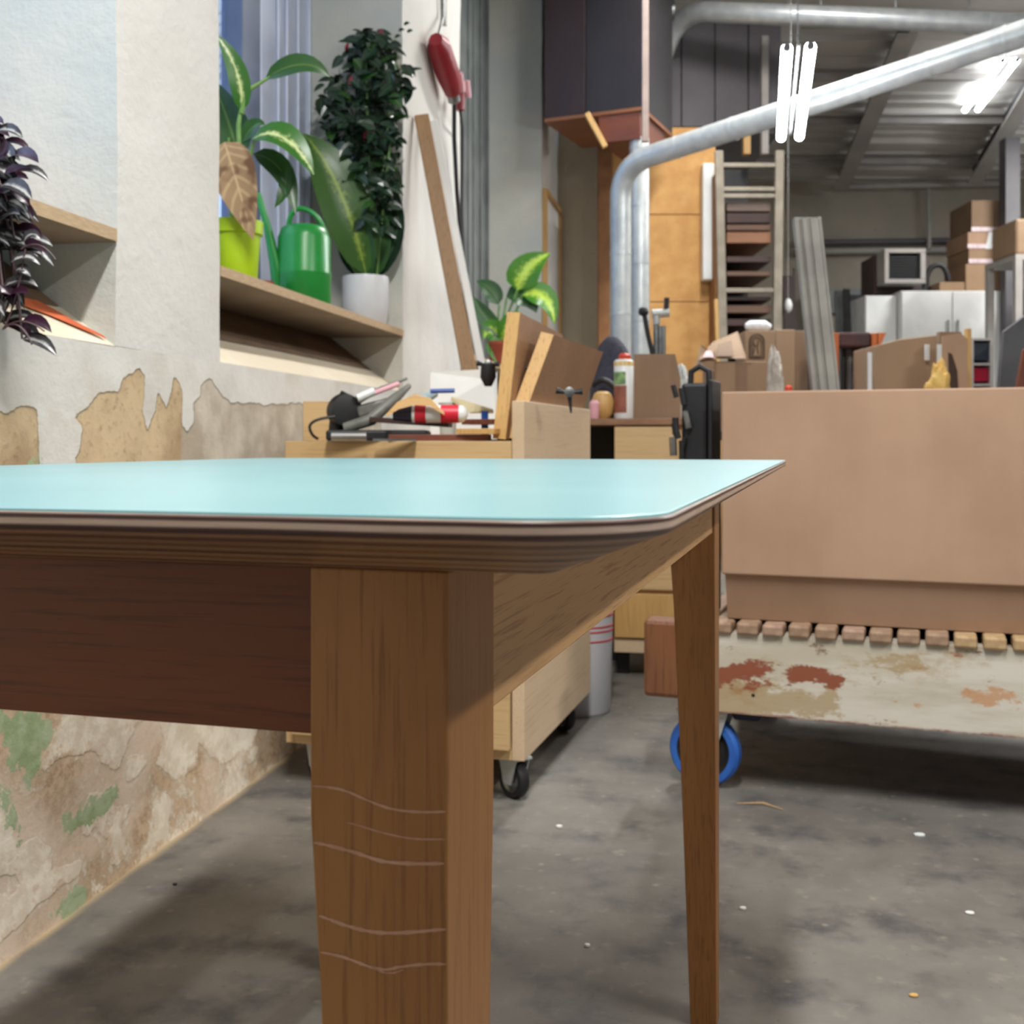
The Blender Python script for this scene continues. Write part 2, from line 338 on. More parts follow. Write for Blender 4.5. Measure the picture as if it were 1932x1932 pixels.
SOIL = M('potting_soil', (58, 44, 34), (40, 30, 24), 60, .95, bmp=.6)
L_VAR = leafmat('variegated_leaf', (40, 92, 26), (56, 110, 34), (202, 214, 150), .62)
L_DRK = leafmat('dark_green_leaf', (34, 72, 30), (46, 88, 36), (92, 122, 60), .2)
L_YEL = leafmat('yellow_green_leaf', (52, 112, 20), (70, 128, 26), (176, 204, 70), .80)
L_DED = leafmat('dried_leaf', (160, 134, 102), (138, 110, 80), (190, 164, 126), .25, .8, True)
L_MID = leafmat('mid_green_leaf', (46, 84, 26), (58, 98, 32), (134, 158, 60), .50)
RACK = M('beige_rack_steel', (150, 141, 126), (130, 122, 108), 8, .5, .3)
L_BSH = leafmat('glossy_dark_leaf', (30, 50, 38), (46, 68, 48), (84, 106, 84), .12, .22)
L_PUR = leafmat('silver_purple_leaf', (44, 40, 44), (58, 56, 58), (170, 172, 168), .68, .3)
L_DPU = leafmat('deep_purple_leaf', (50, 24, 40), (40, 20, 34), (72, 40, 60), .1, .3)
STEMG = M('green_stalk', (120, 160, 84), (98, 140, 66), 20, .5)
STEMP = M('purple_stalk', (92, 66, 70), (70, 50, 54), 20, .5)
ROOF = M('roof_sheet', (206, 202, 196), (190, 185, 180), 1.2, .6)
BEAM = M('grey_steel_beam', (92, 90, 94), (78, 76, 82), 3, .5)
BEAML = M('pale_steel_flange', (170, 164, 158), (152, 148, 144), 3, .5)
BACKW = plaster('masonry_back_wall', (160, 152, 140), (172, 163, 149), (134, 127, 118))
DARKP = M('dark_grey_panel', (112, 108, 112), (98, 94, 98), 1.6, .7)

# ================================================================ setting
# floor (in the wall's frame: dust gathers along the foot of the wall)
mb = MB(WL)
us = [-.6, -.02, 0, .02, .04, .075, .14, .22, .4, .8, 1.5, 3, 5, 7.6]
for i in range(len(us)-1):
    for j in range(36):
        v0, v1 = -6+j*.5, -5.5+j*.5
        cc = [(max(0, 1-abs(u)/.075), 0, 0) for u in (us[i], us[i+1], us[i+1], us[i])]
        mb.add([(us[i], v0, 0), (us[i+1], v0, 0), (us[i+1], v1, 0), (us[i], v1, 0)], [(0, 1, 2, 3)], 0, cc)
mb.build('floor', FLO, kind='structure')

# --- left wall with three window niches
N1, N2, N3, PEND = (-1.3, .322), (.7315, 2.124), (2.96, 5.08), 5.75
SILL, SLB, SHZ, NT, WT, ND = .934, 1.003, 1.139, 3.55, 5.9, .37
def wallpt(px, py):
    v = WL.pxv(px, u=0); Y = WL.w(0, v)[1]; return (v, H-(py-HY)*Y/K)
def poly_sd(pt, poly):
    x, y = pt; ins = False; dm = 9
    n = len(poly)
    for i in range(n):
        x0, y0 = poly[i]; x1, y1 = poly[(i+1) % n]
        if (y0 > y) != (y1 > y) and x < (x1-x0)*(y-y0)/(y1-y0)+x0: ins = not ins
        dx, dy = x1-x0, y1-y0; L = dx*dx+dy*dy
        t = max(0, min(1, ((x-x0)*dx+(y-y0)*dy)/L)) if L else 0
        dm = min(dm, (x-x0-t*dx)**2+(y-y0-t*dy)**2)
    return (1 if ins else -1)*sqrt(dm)
white_lo = [(-400, 790), (0, 774), (12, 782), (34, 768), (62, 763), (73, 774), (75, 870), (74, 900), (146, 900), (146, 864), (155, 849), (157, 808), (144, 787), (168, 768), (189, 743), (227, 737), (230, 715), (264, 697), (276, 709), (272, 774), (280, 810), (295, 777), (298, 737), (314, 771), (320, 746), (326, 703), (342, 734), (342, 802), (354, 816), (363, 796), (363, 759), (376, 746), (376, 725), (394, 715), (416, 746), (435, 759), (497, 763), (560, 760), (700, 770), (860, 800)]
WPOLY = [wallpt(*p) for p in white_lo]; WPOLY = WPOLY+[(9, WPOLY[-1][1]), (9, 3), (-6, 3), (-6, WPOLY[0][1])]
lowwhite = [[(0, 1490), (12, 1500), (26, 1536), (39, 1594), (70, 1583), (98, 1600), (94, 1640), (76, 1668), (50, 1690), (30, 1650), (0, 1650), (-60, 1660), (-60, 1480)],
            [(-60, 1800), (0, 1705), (60, 1665), (100, 1640), (150, 1625), (140, 1650), (70, 1700), (20, 1750), (-60, 1830)],
            [(300, 1355), (310, 1400), (292, 1440), (330, 1470), (372, 1450), (372, 1400), (410, 1440), (470, 1420), (490, 1370), (600, 1300), (600, 1180), (300, 1200)],
            [(160, 1520), (200, 1500), (222, 1480), (215, 1520), (180, 1560), (165, 1580), (150, 1560)],
            [(240, 1430), (262, 1420), (275, 1440), (255, 1470), (240, 1474)]]
green = [[(-30, 1340), (79, 1340), (88, 1370), (95, 1392), (78, 1430), (75, 1463), (59, 1478), (40, 1456), (20, 1454), (8, 1400)],
         [(0, 1490), (12, 1495), (30, 1540), (42, 1600), (34, 1612), (22, 1560), (0, 1505)],
         [(70, 864), (76, 862), (76, 900), (40, 900), (45, 880)],
         [(120, 1545), (180, 1510), (220, 1480), (226, 1500), (190, 1550), (150, 1570), (130, 1575)],
         [(90, 1720), (140, 1670), (160, 1680), (120, 1735)]]
LWP = [[wallpt(*p) for p in q] for q in lowwhite]; GRP = [[wallpt(*p) for p in q] for q in green]
vg = wallpt(354, 800)[0]
def wcol(p):
    u, v, z = p
    if not (-.4 < v < 1.9): 
        r = max(-.3, min(.3, (z-.62-.12*noise.noise((v*2, z, 3)))*3)); return (.5+r, .3, .8 if v > 1 else .3)
    q = (v, z); r = poly_sd(q, WPOLY); g = -9
    for P in LWP: r = max(r, poly_sd(q, P))
    for P in GRP: g = max(g, poly_sd(q, P))
    if z < .55: r = max(r, (noise.noise((v*5, z*9, 7))+.55*noise.noise((v*14, z*20, 2))-.22+(.12-z)*.6+max(0, v-.35)*.35)*.035)
    b = (v-vg)/.02*.1+.5+.25*noise.noise((v*6, z*2, 1)) if z > .5 else .2+.5*noise.noise((v*4, z*4, 5))
    return (max(0, min(1, .5+r*12)), max(0, min(1, .5+g*12)), max(0, min(1, b)))
def rough3(p, a=1.0):
    q = Vector(p); return Vector(p)+Vector((noise.noise(q*2.2)*.006+noise.noise(q*9)*.003, noise.noise(q*7+Vector((5, 0, 0)))*.002, 0))*a
def foot(u, z): return u+max(0, .10-z)*.12
mb = MB(WL)
def lower(v0, v1, nv):
    mb.grid(lambda a, b: rough3((foot(0, b*SILL), v0+a*(v1-v0), b*SILL)), nv, 100 if nv > 60 else 24, 0, lambda p: wcol(p))
lower(-.25, 1.45, 190); lower(-5, -.25, 24); lower(1.45, 11.2, 60)
def face(P, Q, R, S, nu, nv, mi=1, mic=None):
    P, Q, R, S = map(Vector, (P, Q, R, S))
    mb.grid(lambda a, b: rough3((P*(1-a)+Q*a)*(1-b)+(S*(1-a)+R*a)*b, .8), nu, nv, mi, wcol if mi == 0 else None)
def pier(v0, v1):
    face((0, v0, SILL), (0, v1, SILL), (0, v1, NT), (0, v0, NT), max(2, int((v1-v0)*24)), 60)
pier(N1[1], N2[0]); pier(N2[1], N3[0]); pier(N3[1], PEND); pier(-5, N1[0])
face((0, -5, NT), (0, PEND, NT), (0, PEND, WT), (0, -5, WT), 30, 6)
face((0, PEND, SILL), (0, 11.2, SILL), (0, 11.2, WT), (0, PEND, WT), 20, 12)
for (a, b) in (N1, N2, N3):
    face((0, a, SILL), (0, b, SILL), (-.105, b, SLB), (-.105, a, SLB), 40, 4, 2)      # sloping sill
    face((-.105, a, SLB-.01), (-.105, b, SLB-.01), (-ND-.1, b, SLB), (-ND-.1, a, SLB), 20, 3, 2)
    face((0, b, SILL-.01), (-ND-.12, b, SILL-.01), (-ND-.12, b, NT), (0, b, NT), 16, 60, 3)   # far reveal
    face((-ND-.12, a, SILL-.01), (0, a, SILL-.01), (0, a, NT), (-ND-.12, a, NT), 8, 40, 3)   # near reveal
    face((-ND-.12, a, NT), (-ND-.12, b, NT), (0, b, NT), (0, a, NT), 8, 3, 3)
mb.build('wall_left', [PEEL, PW, plaster('sill_mortar', (222, 212, 192), (210, 198, 174), (200, 178, 154)), PR], kind='structure', smooth=True, ang=50)
# bare brick showing in the first sill
mb = MB(WL); pts = [(-.096, .135), (-.103, .18), (-.103, .245), (-.085, .262), (-.055, .275), (-.02, .312), (-.012, .31), (-.035, .262), (-.062, .215), (-.08, .16)]
zz = lambda u: SILL+(-u)/.105*(SLB-SILL)+.0035
mb.prism([(u, v-.0, zz(u)) for (u, v) in pts[::-1]], (0, 0, .002))
mb.build('trim_1', M('bare_red_brick', (214, 112, 66), (196, 96, 60), 30, .9, bmp=.5), kind='structure')

# window shelves and the boards beneath them
def shelf(v0, v1, label):
    t = thing('window_shelf', WL.w(-.15, (v0+v1)/2, SHZ-.022), label, 'shelf', 'plywood window shelves')
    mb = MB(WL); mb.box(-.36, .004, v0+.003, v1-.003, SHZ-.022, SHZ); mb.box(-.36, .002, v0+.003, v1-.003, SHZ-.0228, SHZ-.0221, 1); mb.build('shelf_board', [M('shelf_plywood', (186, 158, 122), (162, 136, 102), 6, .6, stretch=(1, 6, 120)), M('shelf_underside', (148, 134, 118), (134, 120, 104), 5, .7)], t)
    mb = MB(WL); mb.prism([(-.107, v0+.004, SLB+.002), (-.25, v0+.004, SHZ-.0235), (-.27, v0+.004, SHZ-.0235), (-.13, v0+.004, SLB+.002)][::-1], (0, v1-v0-.008, 0)); mb.build('support_board', M('shelf_support', (120, 96, 74), (104, 82, 62), 8, .7), t)
shelf(*N1, 'plywood shelf at the far left with dark purple plant over it')
shelf(*N2, 'long plywood window shelf holding the lime pot and watering can')
shelf(*N3, 'plywood window shelf farthest away, behind the leaning planks')

# windows
def window(n, a, b, frame, mull, wide=.12):
    mb = MB(WL); u = -ND; z0, z1 = SHZ-.02, NT-.02
    for (p, q) in ((a+.02, a+.09), (b-wide, b-.02)): mb.box(u-.035, u+.035, p, q, z0, z1)
    mb.box(u-.035, u+.035, a+.09, b-.12, z0, z0+.06); mb.box(u-.035, u+.035, a+.09, b-.12, z1-.07, z1)
    for (p, q, dz) in mull: mb.box(u-.02, u+.05, p, q, z0+.06, z1-.07, 1)
    mb.box(u-.05, u+.05, b-.018, b+.0, z0, z1)
    for k in (.25, .5, .68): mb.box(u+.0355, u+.046, b-wide*k-.012, b-wide*k+.006, z0, z1)
    o = mb.build('window_%d' % n, [frame, M('frame_shade_%d' % n, (92, 104, 130), (80, 92, 118), 4, .5)], kind='structure', bevel=.003)  # mullion's shade painted in as a darker blue-grey
    g = MB(WL); g.box(u-.006, u, a+.085, b-.115, z0+.055, z1-.065)
    m, nt, ns, lk, bs = nodes('window_glass'); bs.inputs['Transmission Weight'].default_value = 1; bs.inputs['Roughness'].default_value = .02; bs.inputs['IOR'].default_value = 1.1
    bs.inputs['Base Color'].default_value = (.95, .97, 1, 1)
    g.build('pane', m, o)
window(1, N1[0], N1[1], WHTF, [(-.5, -.42, 0)])
window(2, N2[0], N2[1], WHTF, [(WL.pxv(458, u=-.32), WL.pxv(492, u=-.32), 0)], N2[1]-WL.pxv(493, u=-.335))
window(3, N3[0], N3[1], GRYF, [(3.9, 3.98, 0)], .75)
# painted brick house wall outside the windows
mb = MB(WL); mb.box(-4.6, -4.5, -3, 16, 0, 4); mb.build('wall_outside', BRK, kind='structure')

# --- other walls and ceiling
CZ = lambda Y: 3.55+(12-Y)*.12
mb = MB(); mb.box(-1.5, 7.5, 12, 12.2, 0, 3.8); mb.build('wall_back', BACKW, kind='structure')
mb = MB(); mb.box(7.2, 7.4, -4.4, 12.2, 0, 5.9); mb.build('wall_right', PG, kind='structure')
mb = MB(); mb.box(-2.5, 7.4, -4.4, -4.2, 0, 5.9); mb.build('wall_rear', PG, kind='structure')
mb = MB(); n = 96
for i in range(n):                                       # ribbed roof sheet
    y0, y1 = -4.4+i*16.6/n, -4.4+(i+1)*16.6/n; h = .03 if i % 4 == 0 else 0
    mb.box(-2.6, 7.5, y0, y1, CZ(y0)-h, CZ(y0)+.08)
mb.build('ceiling', ROOF, kind='structure')
mb = MB(WL); mb.box(0, .29, PEND, PEND+.2, 0, 4.6); mb.build('wall_end', plaster('beige_plaster', (196, 186, 164), (182, 172, 150), (160, 148, 124)), kind='structure')
# chipboard partition behind the ducts
t0 = thing('chipboard_partition', (1.2, 7.05, 0), 'tall orange chipboard wall panel behind the silver ducts', 'partition')
xl, xr = (1128-HX)/K*7.0, (1350-HX)/K*7.0
for i, (a, b) in enumerate(((0, 1.64), (1.645, 2.19), (2.195, 2.74))):
    mb = MB(); mb.box(xl+.09, xr, 7.0, 7.03, a, b); mb.build('panel', CHIP, t0, bevel=.003)
mb = MB(); mb.box(xl, xl+.085, 6.98, 7.04, 0, 2.75); mb.build('edge_post', CHIPD, t0, bevel=.003)
# mezzanine front
mb = MB(); X0, X1 = (1222-HX)/K*7.4, (1475-HX)/K*7.4
for i in range(4): mb.box(X0+i*(X1-X0)/4+.006, X0+(i+1)*(X1-X0)/4-.006, 7.4, 7.44, 2.86, 3.58)
mb.box(X0, X1, 7.45, 8.6, 2.83, 2.86); mb.box(X0, X1, 7.44, 7.47, 2.84, 3.6)
mb.build('mezzanine', DARKP, label='dark grey panelled mezzanine front above the board rack', cat='mezzanine')
# ceiling beams
def onceil(px, py, dz=.10):
    c = (HY-py)/K; Y = (3.55+1.44-dz-H)/(c+.12); return Vector(((px-HX)*Y/K, Y, H+c*Y))
for (a, b, lb) in (((1712, 40), (1585, 345), 'grey sloping roof beam behind the bright tube lamp'), ((1985, 90), (1838, 330), 'grey sloping roof beam right of the small tube lamp')):
    p, q = onceil(*a), onceil(*b); t = thing('roof_beam', p, lb, 'beam', 'roof beams')
    mb = MB(); mb.bar(p, q, .03, .17); mb.build('web', BEAM, t)
    mb = MB(); mb.bar(p+Vector((0, 0, -.09)), q+Vector((0, 0, -.09)), .15, .014); mb.build('flange', BEAML, t)
for k, Y in enumerate((11.2, 10.2, 9.3, 8.4)):
    mb = MB(); mb.box(2.2, 7.2, Y, Y+.06, CZ(Y)-.085, CZ(Y)-.03)
    mb.build('roof_purlin', BEAML, label='pale purlin under the roof sheets, %s' % ('nearest the back wall', 'second from the back wall', 'third from the back wall', 'nearest the camera')[k], cat='purlin', group='roof purlins')
# ================================================================ the table
tb = thing('dining_table', T.w(-.45, .96, 0), 'table with aqua top, layered plywood edge and tapered oak legs', 'table')
uR, uL, vN, vF, TH, ZT = -.0535, -.8375, .3549, 1.569, .0075, .74
def outline(inset, r0=.052, seg=10):
    pts = []; r = max(.004, r0-inset)
    x0, x1, y0, y1 = uL+inset, uR-inset, vN+inset, vF-inset
    for (cx, cy, a0, r) in ((x1-r, y0+r, -90, r), (x1-.014, y1-.014, 0, .014), (x0+r, y1-r, 90, r), (x0+r, y0+r, 180, r)):
        for k in range(seg+1):
            a = radians(a0+90*k/seg); pts.append((cx+r*cos(a), cy+r*sin(a)))
    return pts
def ring_stack(mb, levels):
    R = [[(x, y, z) for (x, y) in outline(i)] for (i, z) in levels]; n = len(R[0])
    vs = [p for r in R for p in r]; fs = []
    for j in range(len(R)-1):
        fs += [(j*n+k, j*n+(k+1) % n, (j+1)*n+(k+1) % n, (j+1)*n+k) for k in range(n)]
    fs += [tuple(range(n-1, -1, -1)), tuple(range((len(R)-1)*n, len(R)*n))]; mb.add(vs, fs)
mb = MB(T); ring_stack(mb, [(.045, ZT-.024), (.0015, ZT-.0078), (.0003, ZT-.0066), (0, ZT-.002), (.0006, ZT-.0012)])
mb.build('tabletop', PLY, tb, label='layered plywood board with wide bevel under the edge', smooth=True, ang=20)
mb = MB(T); ring_stack(mb, [(.0006, ZT-.0012), (.0009, ZT-.0002), (.0016, ZT)]); mb.build('linoleum_surface', TEAL, tb, label='aqua linoleum surface')
ZB = .648; LW, LD = .0573, .061
def leg(u0, v0, su, sv, flecks=False):
    """outer corner (u0,v0); su,sv point inwards; inner faces taper to the floor"""
    mb = MB(T); lev = [(0, .034, .036), (.30, .0435, .047), (.55, .053, .057), (ZB-.03, LW, LD), (ZT-.0243, LW, LD)]; vs = []
    for (z, a, b) in lev:
        for (i, j) in ((0, 0), (1, 0), (1, 1), (0, 1)): vs.append((u0+su*a*i, v0+sv*b*j, z))
    fs = [(k*4+i, k*4+(i+1) % 4, k*4+4+(i+1) % 4, k*4+4+i) for k in range(4) for i in range(4)]+[(3, 2, 1, 0), (16, 17, 18, 19)]
    if su*sv < 0: fs = [f[::-1] for f in fs]
    mb.add(vs, fs)
    if flecks:
        def wid(z): return .053+(z-.55)*(LW-.053)/(ZB-.03-.55) if z > .55 else .0435+(z-.30)*.0095/.25
        def lz(py): return H-(py-HY)*.4405/K
        F = [([(588, 1482), (640, 1487), (680, 1503), (730, 1526), (790, 1533), (841, 1531)], 5), ([(655, 1550), (700, 1565), (745, 1577), (790, 1584), (840, 1583)], 3.4), ([(592, 1588), (640, 1600), (680, 1611), (720, 1626), (780, 1630), (838, 1629)], 7.5),
             ([(602, 1726), (640, 1742), (680, 1754), (720, 1761), (780, 1759), (842, 1752)], 7.5), ([(605, 1795), (650, 1806), (680, 1817), (720, 1832), (750, 1825), (800, 1818), (842, 1819)], 6), ([(700, 1822), (720, 1835), (745, 1836), (762, 1828)], 3)]
        for pts, wd in F:
            q = []
            for i in range(len(pts)-1):
                (x0, y0), (x1, y1) = pts[i], pts[i+1]; m = 6
                for j in range(m): q.append((x0+(x1-x0)*j/m, y0+(y1-y0)*j/m))
            q.append(pts[-1]); vs = []; n = len(q)
            for i, (px, py) in enumerate(q):
                y2 = sum(q[max(0, min(n-1, i+d))][1] for d in (-3, -2, -1, 0, 1, 2, 3))/7.0
                u = T.pxv(px, v=v0); Y = T.w(u, v0)[1]; z = H-(y2-HY)*Y/K; h = wd*.5*Y/K*(.9+.35*sin(i*1.7)*sin(i*.6))*min(1, .35+i*.3, .35+(n-1-i)*.3)
                u = max(u, u0-wid(z)+.0004)
                vs += [(u, v0-.00012, z-h), (u, v0-.00012, z+h)]
            mb.add(vs, [(2*i, 2*i+2, 2*i+3, 2*i+1) for i in range(n-1)], 1)
    return mb.build('leg', [OAK, OAKF], tb, bevel=.0009)
leg(-.1385, .400, -1, 1, True); leg(-.1385, 1.505, -1, -1); leg(-.695, .400, 1, 1); leg(-.695, 1.505, 1, -1)
def rail(x0, x1, y0, y1, m):
    mb = MB(T); mb.box(x0, x1, y0, y1, ZB, ZT-.0243); mb.build('rail', m, tb, bevel=.0008)
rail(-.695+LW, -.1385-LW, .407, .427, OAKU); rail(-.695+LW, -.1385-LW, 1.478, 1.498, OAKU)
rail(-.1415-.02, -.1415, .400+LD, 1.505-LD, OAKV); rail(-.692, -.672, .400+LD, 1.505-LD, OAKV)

# ================================================================ rolling plywood cabinet beneath the window
def caster(mb_w, mb_h, mb_b, c, r, wd, yaw, tyre=.3, plate=.05, htop=None):
    X = Matrix.Rotation(yaw, 4, 'Z'); c = Vector(c)
    ri = r*(1-tyre)
    mb_w.lathe(c, [(ri, -wd/2), (r*.93, -wd/2), (r, -wd*.3), (r, wd*.3), (r*.93, wd/2), (ri, wd/2)], 36, axis='X', X=X, ring=True)
    mb_h.lathe(c, [(r*.08, -wd*.56), (r*.28, -wd*.56), (r*.3, -wd*.42), (ri*.8, -wd*.30), (ri, -wd*.46), (ri, wd*.46), (ri*.8, wd*.30), (r*.3, wd*.42), (r*.28, wd*.56), (r*.08, wd*.56)], 32, axis='X', X=X)
    for s in (-1, 1):
        p = [(s*wd*.66, -.3*r, -.25*r), (s*wd*.66, .28*r, -.25*r), (s*wd*.66, .75*r, htop-c[2]-.004), (s*wd*.66, -.75*r, htop-c[2]-.004)]
        p = [c+(X @ Vector(q)) for q in p]; d = X @ Vector((s*.003, 0, 0)); mb_b.prism(p if s > 0 else p[::-1], d)
    a = [c+(X @ Vector((i*wd*.95, j*plate, htop-c[2]-.005))) for (i, j) in ((-1, -1), (1, -1), (1, 1), (-1, 1))]; mb_b.prism(a, (0, 0, .0048))
def caster_part(par, fr, c, r, wd, yaw, tyre_m, hub_m, br_m, tyre=.3, plate=.05, htop=.09):
    a, b, d = MB(fr), MB(fr), MB(fr); caster(a, b, d, c, r, wd, yaw, tyre, plate, htop)
    o = d.build('caster', br_m, par); a.build('tyre', tyre_m, o, smooth=True); b.build('hub', hub_m, o, smooth=True)
C1 = Frame(.0256, 2.34, 15.8)      # origin = front right foot corner
cb = thing('rolling_cabinet', C1.w(-.27, .34, 0), 'plywood cabinet on casters with clutter on top, below the window wall', 'cabinet')
Wc, Dc, zb, zt = .552, .68, .092, .766
def cpart(name, x0, x1, y0, y1, z0, z1, m, bv=.0015):
    mb = MB(C1); mb.box(x0, x1, y0, y1, z0, z1); return mb.build(name, m, cb, bevel=bv)
cpart('side_panel', -.027, 0, 0, Dc, zb, .851, BIRCHL); cpart('side_panel', -Wc, -Wc+.02, 0, Dc, zb, zt-.0505, BIRCH)
cpart('bottom_panel', -Wc+.0205, -.0275, .0, Dc, zb, zb+.02, BIRCH); cpart('back_panel', -Wc+.0205, -.0275, Dc-.012, Dc, zb+.0205, zt-.0505, BIRCH)
cpart('worktop', -Wc, -.0275, -.004, Dc, zt-.05, zt, BIRCH)
for i, (a, b) in enumerate(((.116, .32), (.324, .52), (.524, .712))): cpart('drawer_front', -Wc+.0215, -.0285, -.018, -.0005, a, b, BIRCH, .002)
for (x, y) in ((-.035, .045), (-Wc+.06, .045), (-.06, Dc-.07), (-Wc+.06, Dc-.07)):
    caster_part(cb, C1, (x, y, .0425), .0425, .024, radians(52), BLK, STEEL, GALV, .32, .035, zb)

# ================================================================ second bench behind it
C2 = Frame(.262, 3.60, 10)
wb = thing('workbench', C2.w(.15, .3, 0), 'plywood workbench with drawer, holding the spray can and open carton', 'workbench')
def bpart(name, x0, x1, y0, y1, z0, z1, m, bv=.0015):
    mb = MB(C2); mb.box(x0, x1, y0, y1, z0, z1); return mb.build(name, m, wb, bevel=bv)
bpart('worktop', -.42, .36, -.01, .62, .818, .839, M('bench_top', (150, 112, 82), (128, 94, 68), 9, .6, stretch=(1, 6, 6)))
bpart('drawer_unit', .068, .32, .012, .60, .085, .8175, BIRCH)
bpart('door', .07, .268, -.006, .0115, .29, .812, BIRCH, .002)
bpart('drawer_front', .07, .268, -.006, .0115, .135, .277, PINE, .002)
bpart('back_panel', -.399, .066, .30, .312, 0, .817, BLK)  # black sheet added to give the kneehole its shade
bpart('plinth', .068, .27, .006, .03, .085, .13, BIRCHL)
bpart('side_panel', .335, .355, .0, .60, 0, .8175, BIRCH); bpart('side_panel', -.42, -.40, 0, .6, 0, .8175, BIRCH)
for x in (.09, .30): bpart('foot', x-.02, x+.02, .09, .13, 0, .0848, BLK)

# ================================================================ trolley with long timber side
def worn_paint():
    m, nt, ns, lk, b = nodes('worn_white_paint'); v = coords(nt, (.45, 1, 1)); v2 = coords(nt, (.35, 1, 2.2))
    n1 = noi(nt, v, 10, 7, .7); n2 = noi(nt, v2, 5, 5, .65); n3 = noi(nt, v, 34, 5, .75)
    a = mix(nt, sstep(nt, n2, .4, .62), lin((206, 200, 186)), lin((186, 178, 158)))
    a = mix(nt, math_(nt, 'MULTIPLY', sstep(nt, n1, .54, .66), .6), a, lin((168, 144, 104))); a = mix(nt, sstep(nt, n1, .63, .68), a, lin((150, 74, 44)))
    a = mix(nt, sstep(nt, n3, .60, .72), a, lin((120, 92, 66)))
    at = nt.nodes.new('ShaderNodeVertexColor'); at.layer_name = 'col'; sc_ = nt.nodes.new('ShaderNodeSeparateColor'); lk.new(at.outputs[0], sc_.inputs[0])
    jj = math_(nt, 'MULTIPLY', math_(nt, 'SUBTRACT', math_(nt, 'ADD', n1, n3), 1), 1.7)
    a = mix(nt, math_(nt, 'MULTIPLY', sstep(nt, math_(nt, 'ADD', sc_.outputs[1], jj), .42, .62), .75), a, lin((164, 140, 98)))
    a = mix(nt, math_(nt, 'MULTIPLY', sstep(nt, math_(nt, 'ADD', sc_.outputs[2], jj), .45, .6), .85), a, lin((190, 144, 104)))
    a = mix(nt, sstep(nt, math_(nt, 'ADD', sc_.outputs[0], jj), .46, .60), a, lin((138, 78, 54)))
    tc = nt.nodes.new('ShaderNodeTexCoord'); sp = nt.nodes.new('ShaderNodeSeparateXYZ'); lk.new(tc.outputs['Object'], sp.inputs[0])
    e = math_(nt, 'ADD', sp.outputs[2], math_(nt, 'MULTIPLY', n3, .02)); a = mix(nt, math_(nt, 'SUBTRACT', 1, sstep(nt, e, .008, .016)), a, lin((120, 62, 44)))
    lk.new(a, b.inputs['Base Color']); b.inputs['Roughness'].default_value = .6; bump(nt, b, math_(nt, 'ADD', n1, n3), .3, .002); return m
WORN = worn_paint()
ang = math.degrees(atan2(.353, .9356))
TR = Frame(.454, 2.42, ang)        # u to the right along the trolley's side, v away from the camera
tl = thing('trolley', TR.w(.5, .25, 0), 'low trolley with peeling white timber side, slatted deck and blue-tyred casters', 'trolley')
uS = TR.pxv(1290, v=0); uE = TR.pxv(1214, v=0)
def tpt(px, py): u = TR.pxv(px, v=0); return (u, H-(py-HY)*TR.w(u, 0)[1]/K)
RU = [[tpt(*q) for q in P] for P in ([(1398, 1268), (1420, 1258), (1448, 1270), (1448, 1282), (1404, 1280)], [(1484, 1272), (1520, 1266), (1545, 1268), (1582, 1280), (1580, 1294), (1530, 1292), (1486, 1286)], [(1360, 1262), (1378, 1262), (1378, 1282), (1360, 1284)])]
OC = [[tpt(*q) for q in P] for P in ([(1350, 1270), (1400, 1285), (1480, 1300), (1580, 1296), (1590, 1350), (1350, 1352)], [(1640, 1240), (1740, 1236), (1735, 1252), (1650, 1252)])]
OR_ = [[tpt(*q) for q in P] for P in ([(1795, 1306), (1860, 1308), (2000, 1318), (2000, 1336), (1850, 1326)], [(1690, 1332), (1740, 1330), (1735, 1340), (1695, 1342)])]
def trc(p):
    q = (p[0], p[2]); f = lambda L: max(0, min(1, .5+max(poly_sd(q, P) for P in L)*11))
    return (f(RU), f(OC), f(OR_))
mb = MB(TR); mb.box(uS, 1.35, 0.0005, .045, .176, .349); mb.grid(lambda a, b: (uS+a*(1.35-uS), 0, .176+b*.173), 170, 24, 0, trc); o = mb.build('side_beam', WORN, tl, label='timber beam with peeling white paint')
mb = MB(TR); mb.lathe(((TR.pxv(1421, v=0)), -.0005, H-(1313-HY)*2.39/K), [(.004, 0), (.004, .001)], 12, axis='Y'); mb.build('bolt_hole', BLK, o)
mb = MB(TR); mb.box(uE, uS-.006, -.004, .06, .198, .37); mb.build('end_block', wood('rusty_stained_wood', (136, 88, 54), (100, 64, 44), (60, 42, 34), axis=2, scale=.5), tl, label='rusty brown end block', bevel=.01)
mb = MB(TR); mb.box(uS-.006, uS, .0, .05, .18, .374); mb.build('end_gap_plate', BLKP, tl)
for (px, py) in ((1283, 1215),):
    mb = MB(TR); u = TR.pxv(px+6, v=-.01); mb.box(u-.006, u+.008, -.014, -.001, .33, .42); mb.build('latch', WHT, tl, bevel=.003)
slm = [M('slat_end_%s' % 'abc'[i], c, d, 40, .7, bmp=.4) for i, (c, d) in enumerate((((176, 148, 126), (156, 126, 106)), ((166, 138, 112), (144, 116, 92)), ((188, 160, 120), (170, 140, 100))))]
u = TR.pxv(1378, v=0)-.0555*1.7; k = 0; random.seed(4)
mb = MB(TR); mb.box(uS, 1.35, .03, .8, .346, .3495); mb.build('deck_plate', WORN, tl)
while u < 1.3:
    if u > uS+.004:
        mb = MB(TR); dz = random.uniform(-.0015, .001); mb.box(u, u+.0445+random.uniform(-.002, .002), -.010+random.uniform(-.003, .003), .8, .3495, .3745+dz)
        mb.build('slat', slm[2 if u > .42 else random.randint(0, 1)], tl, bevel=.005)
    u += .0545; k += 1
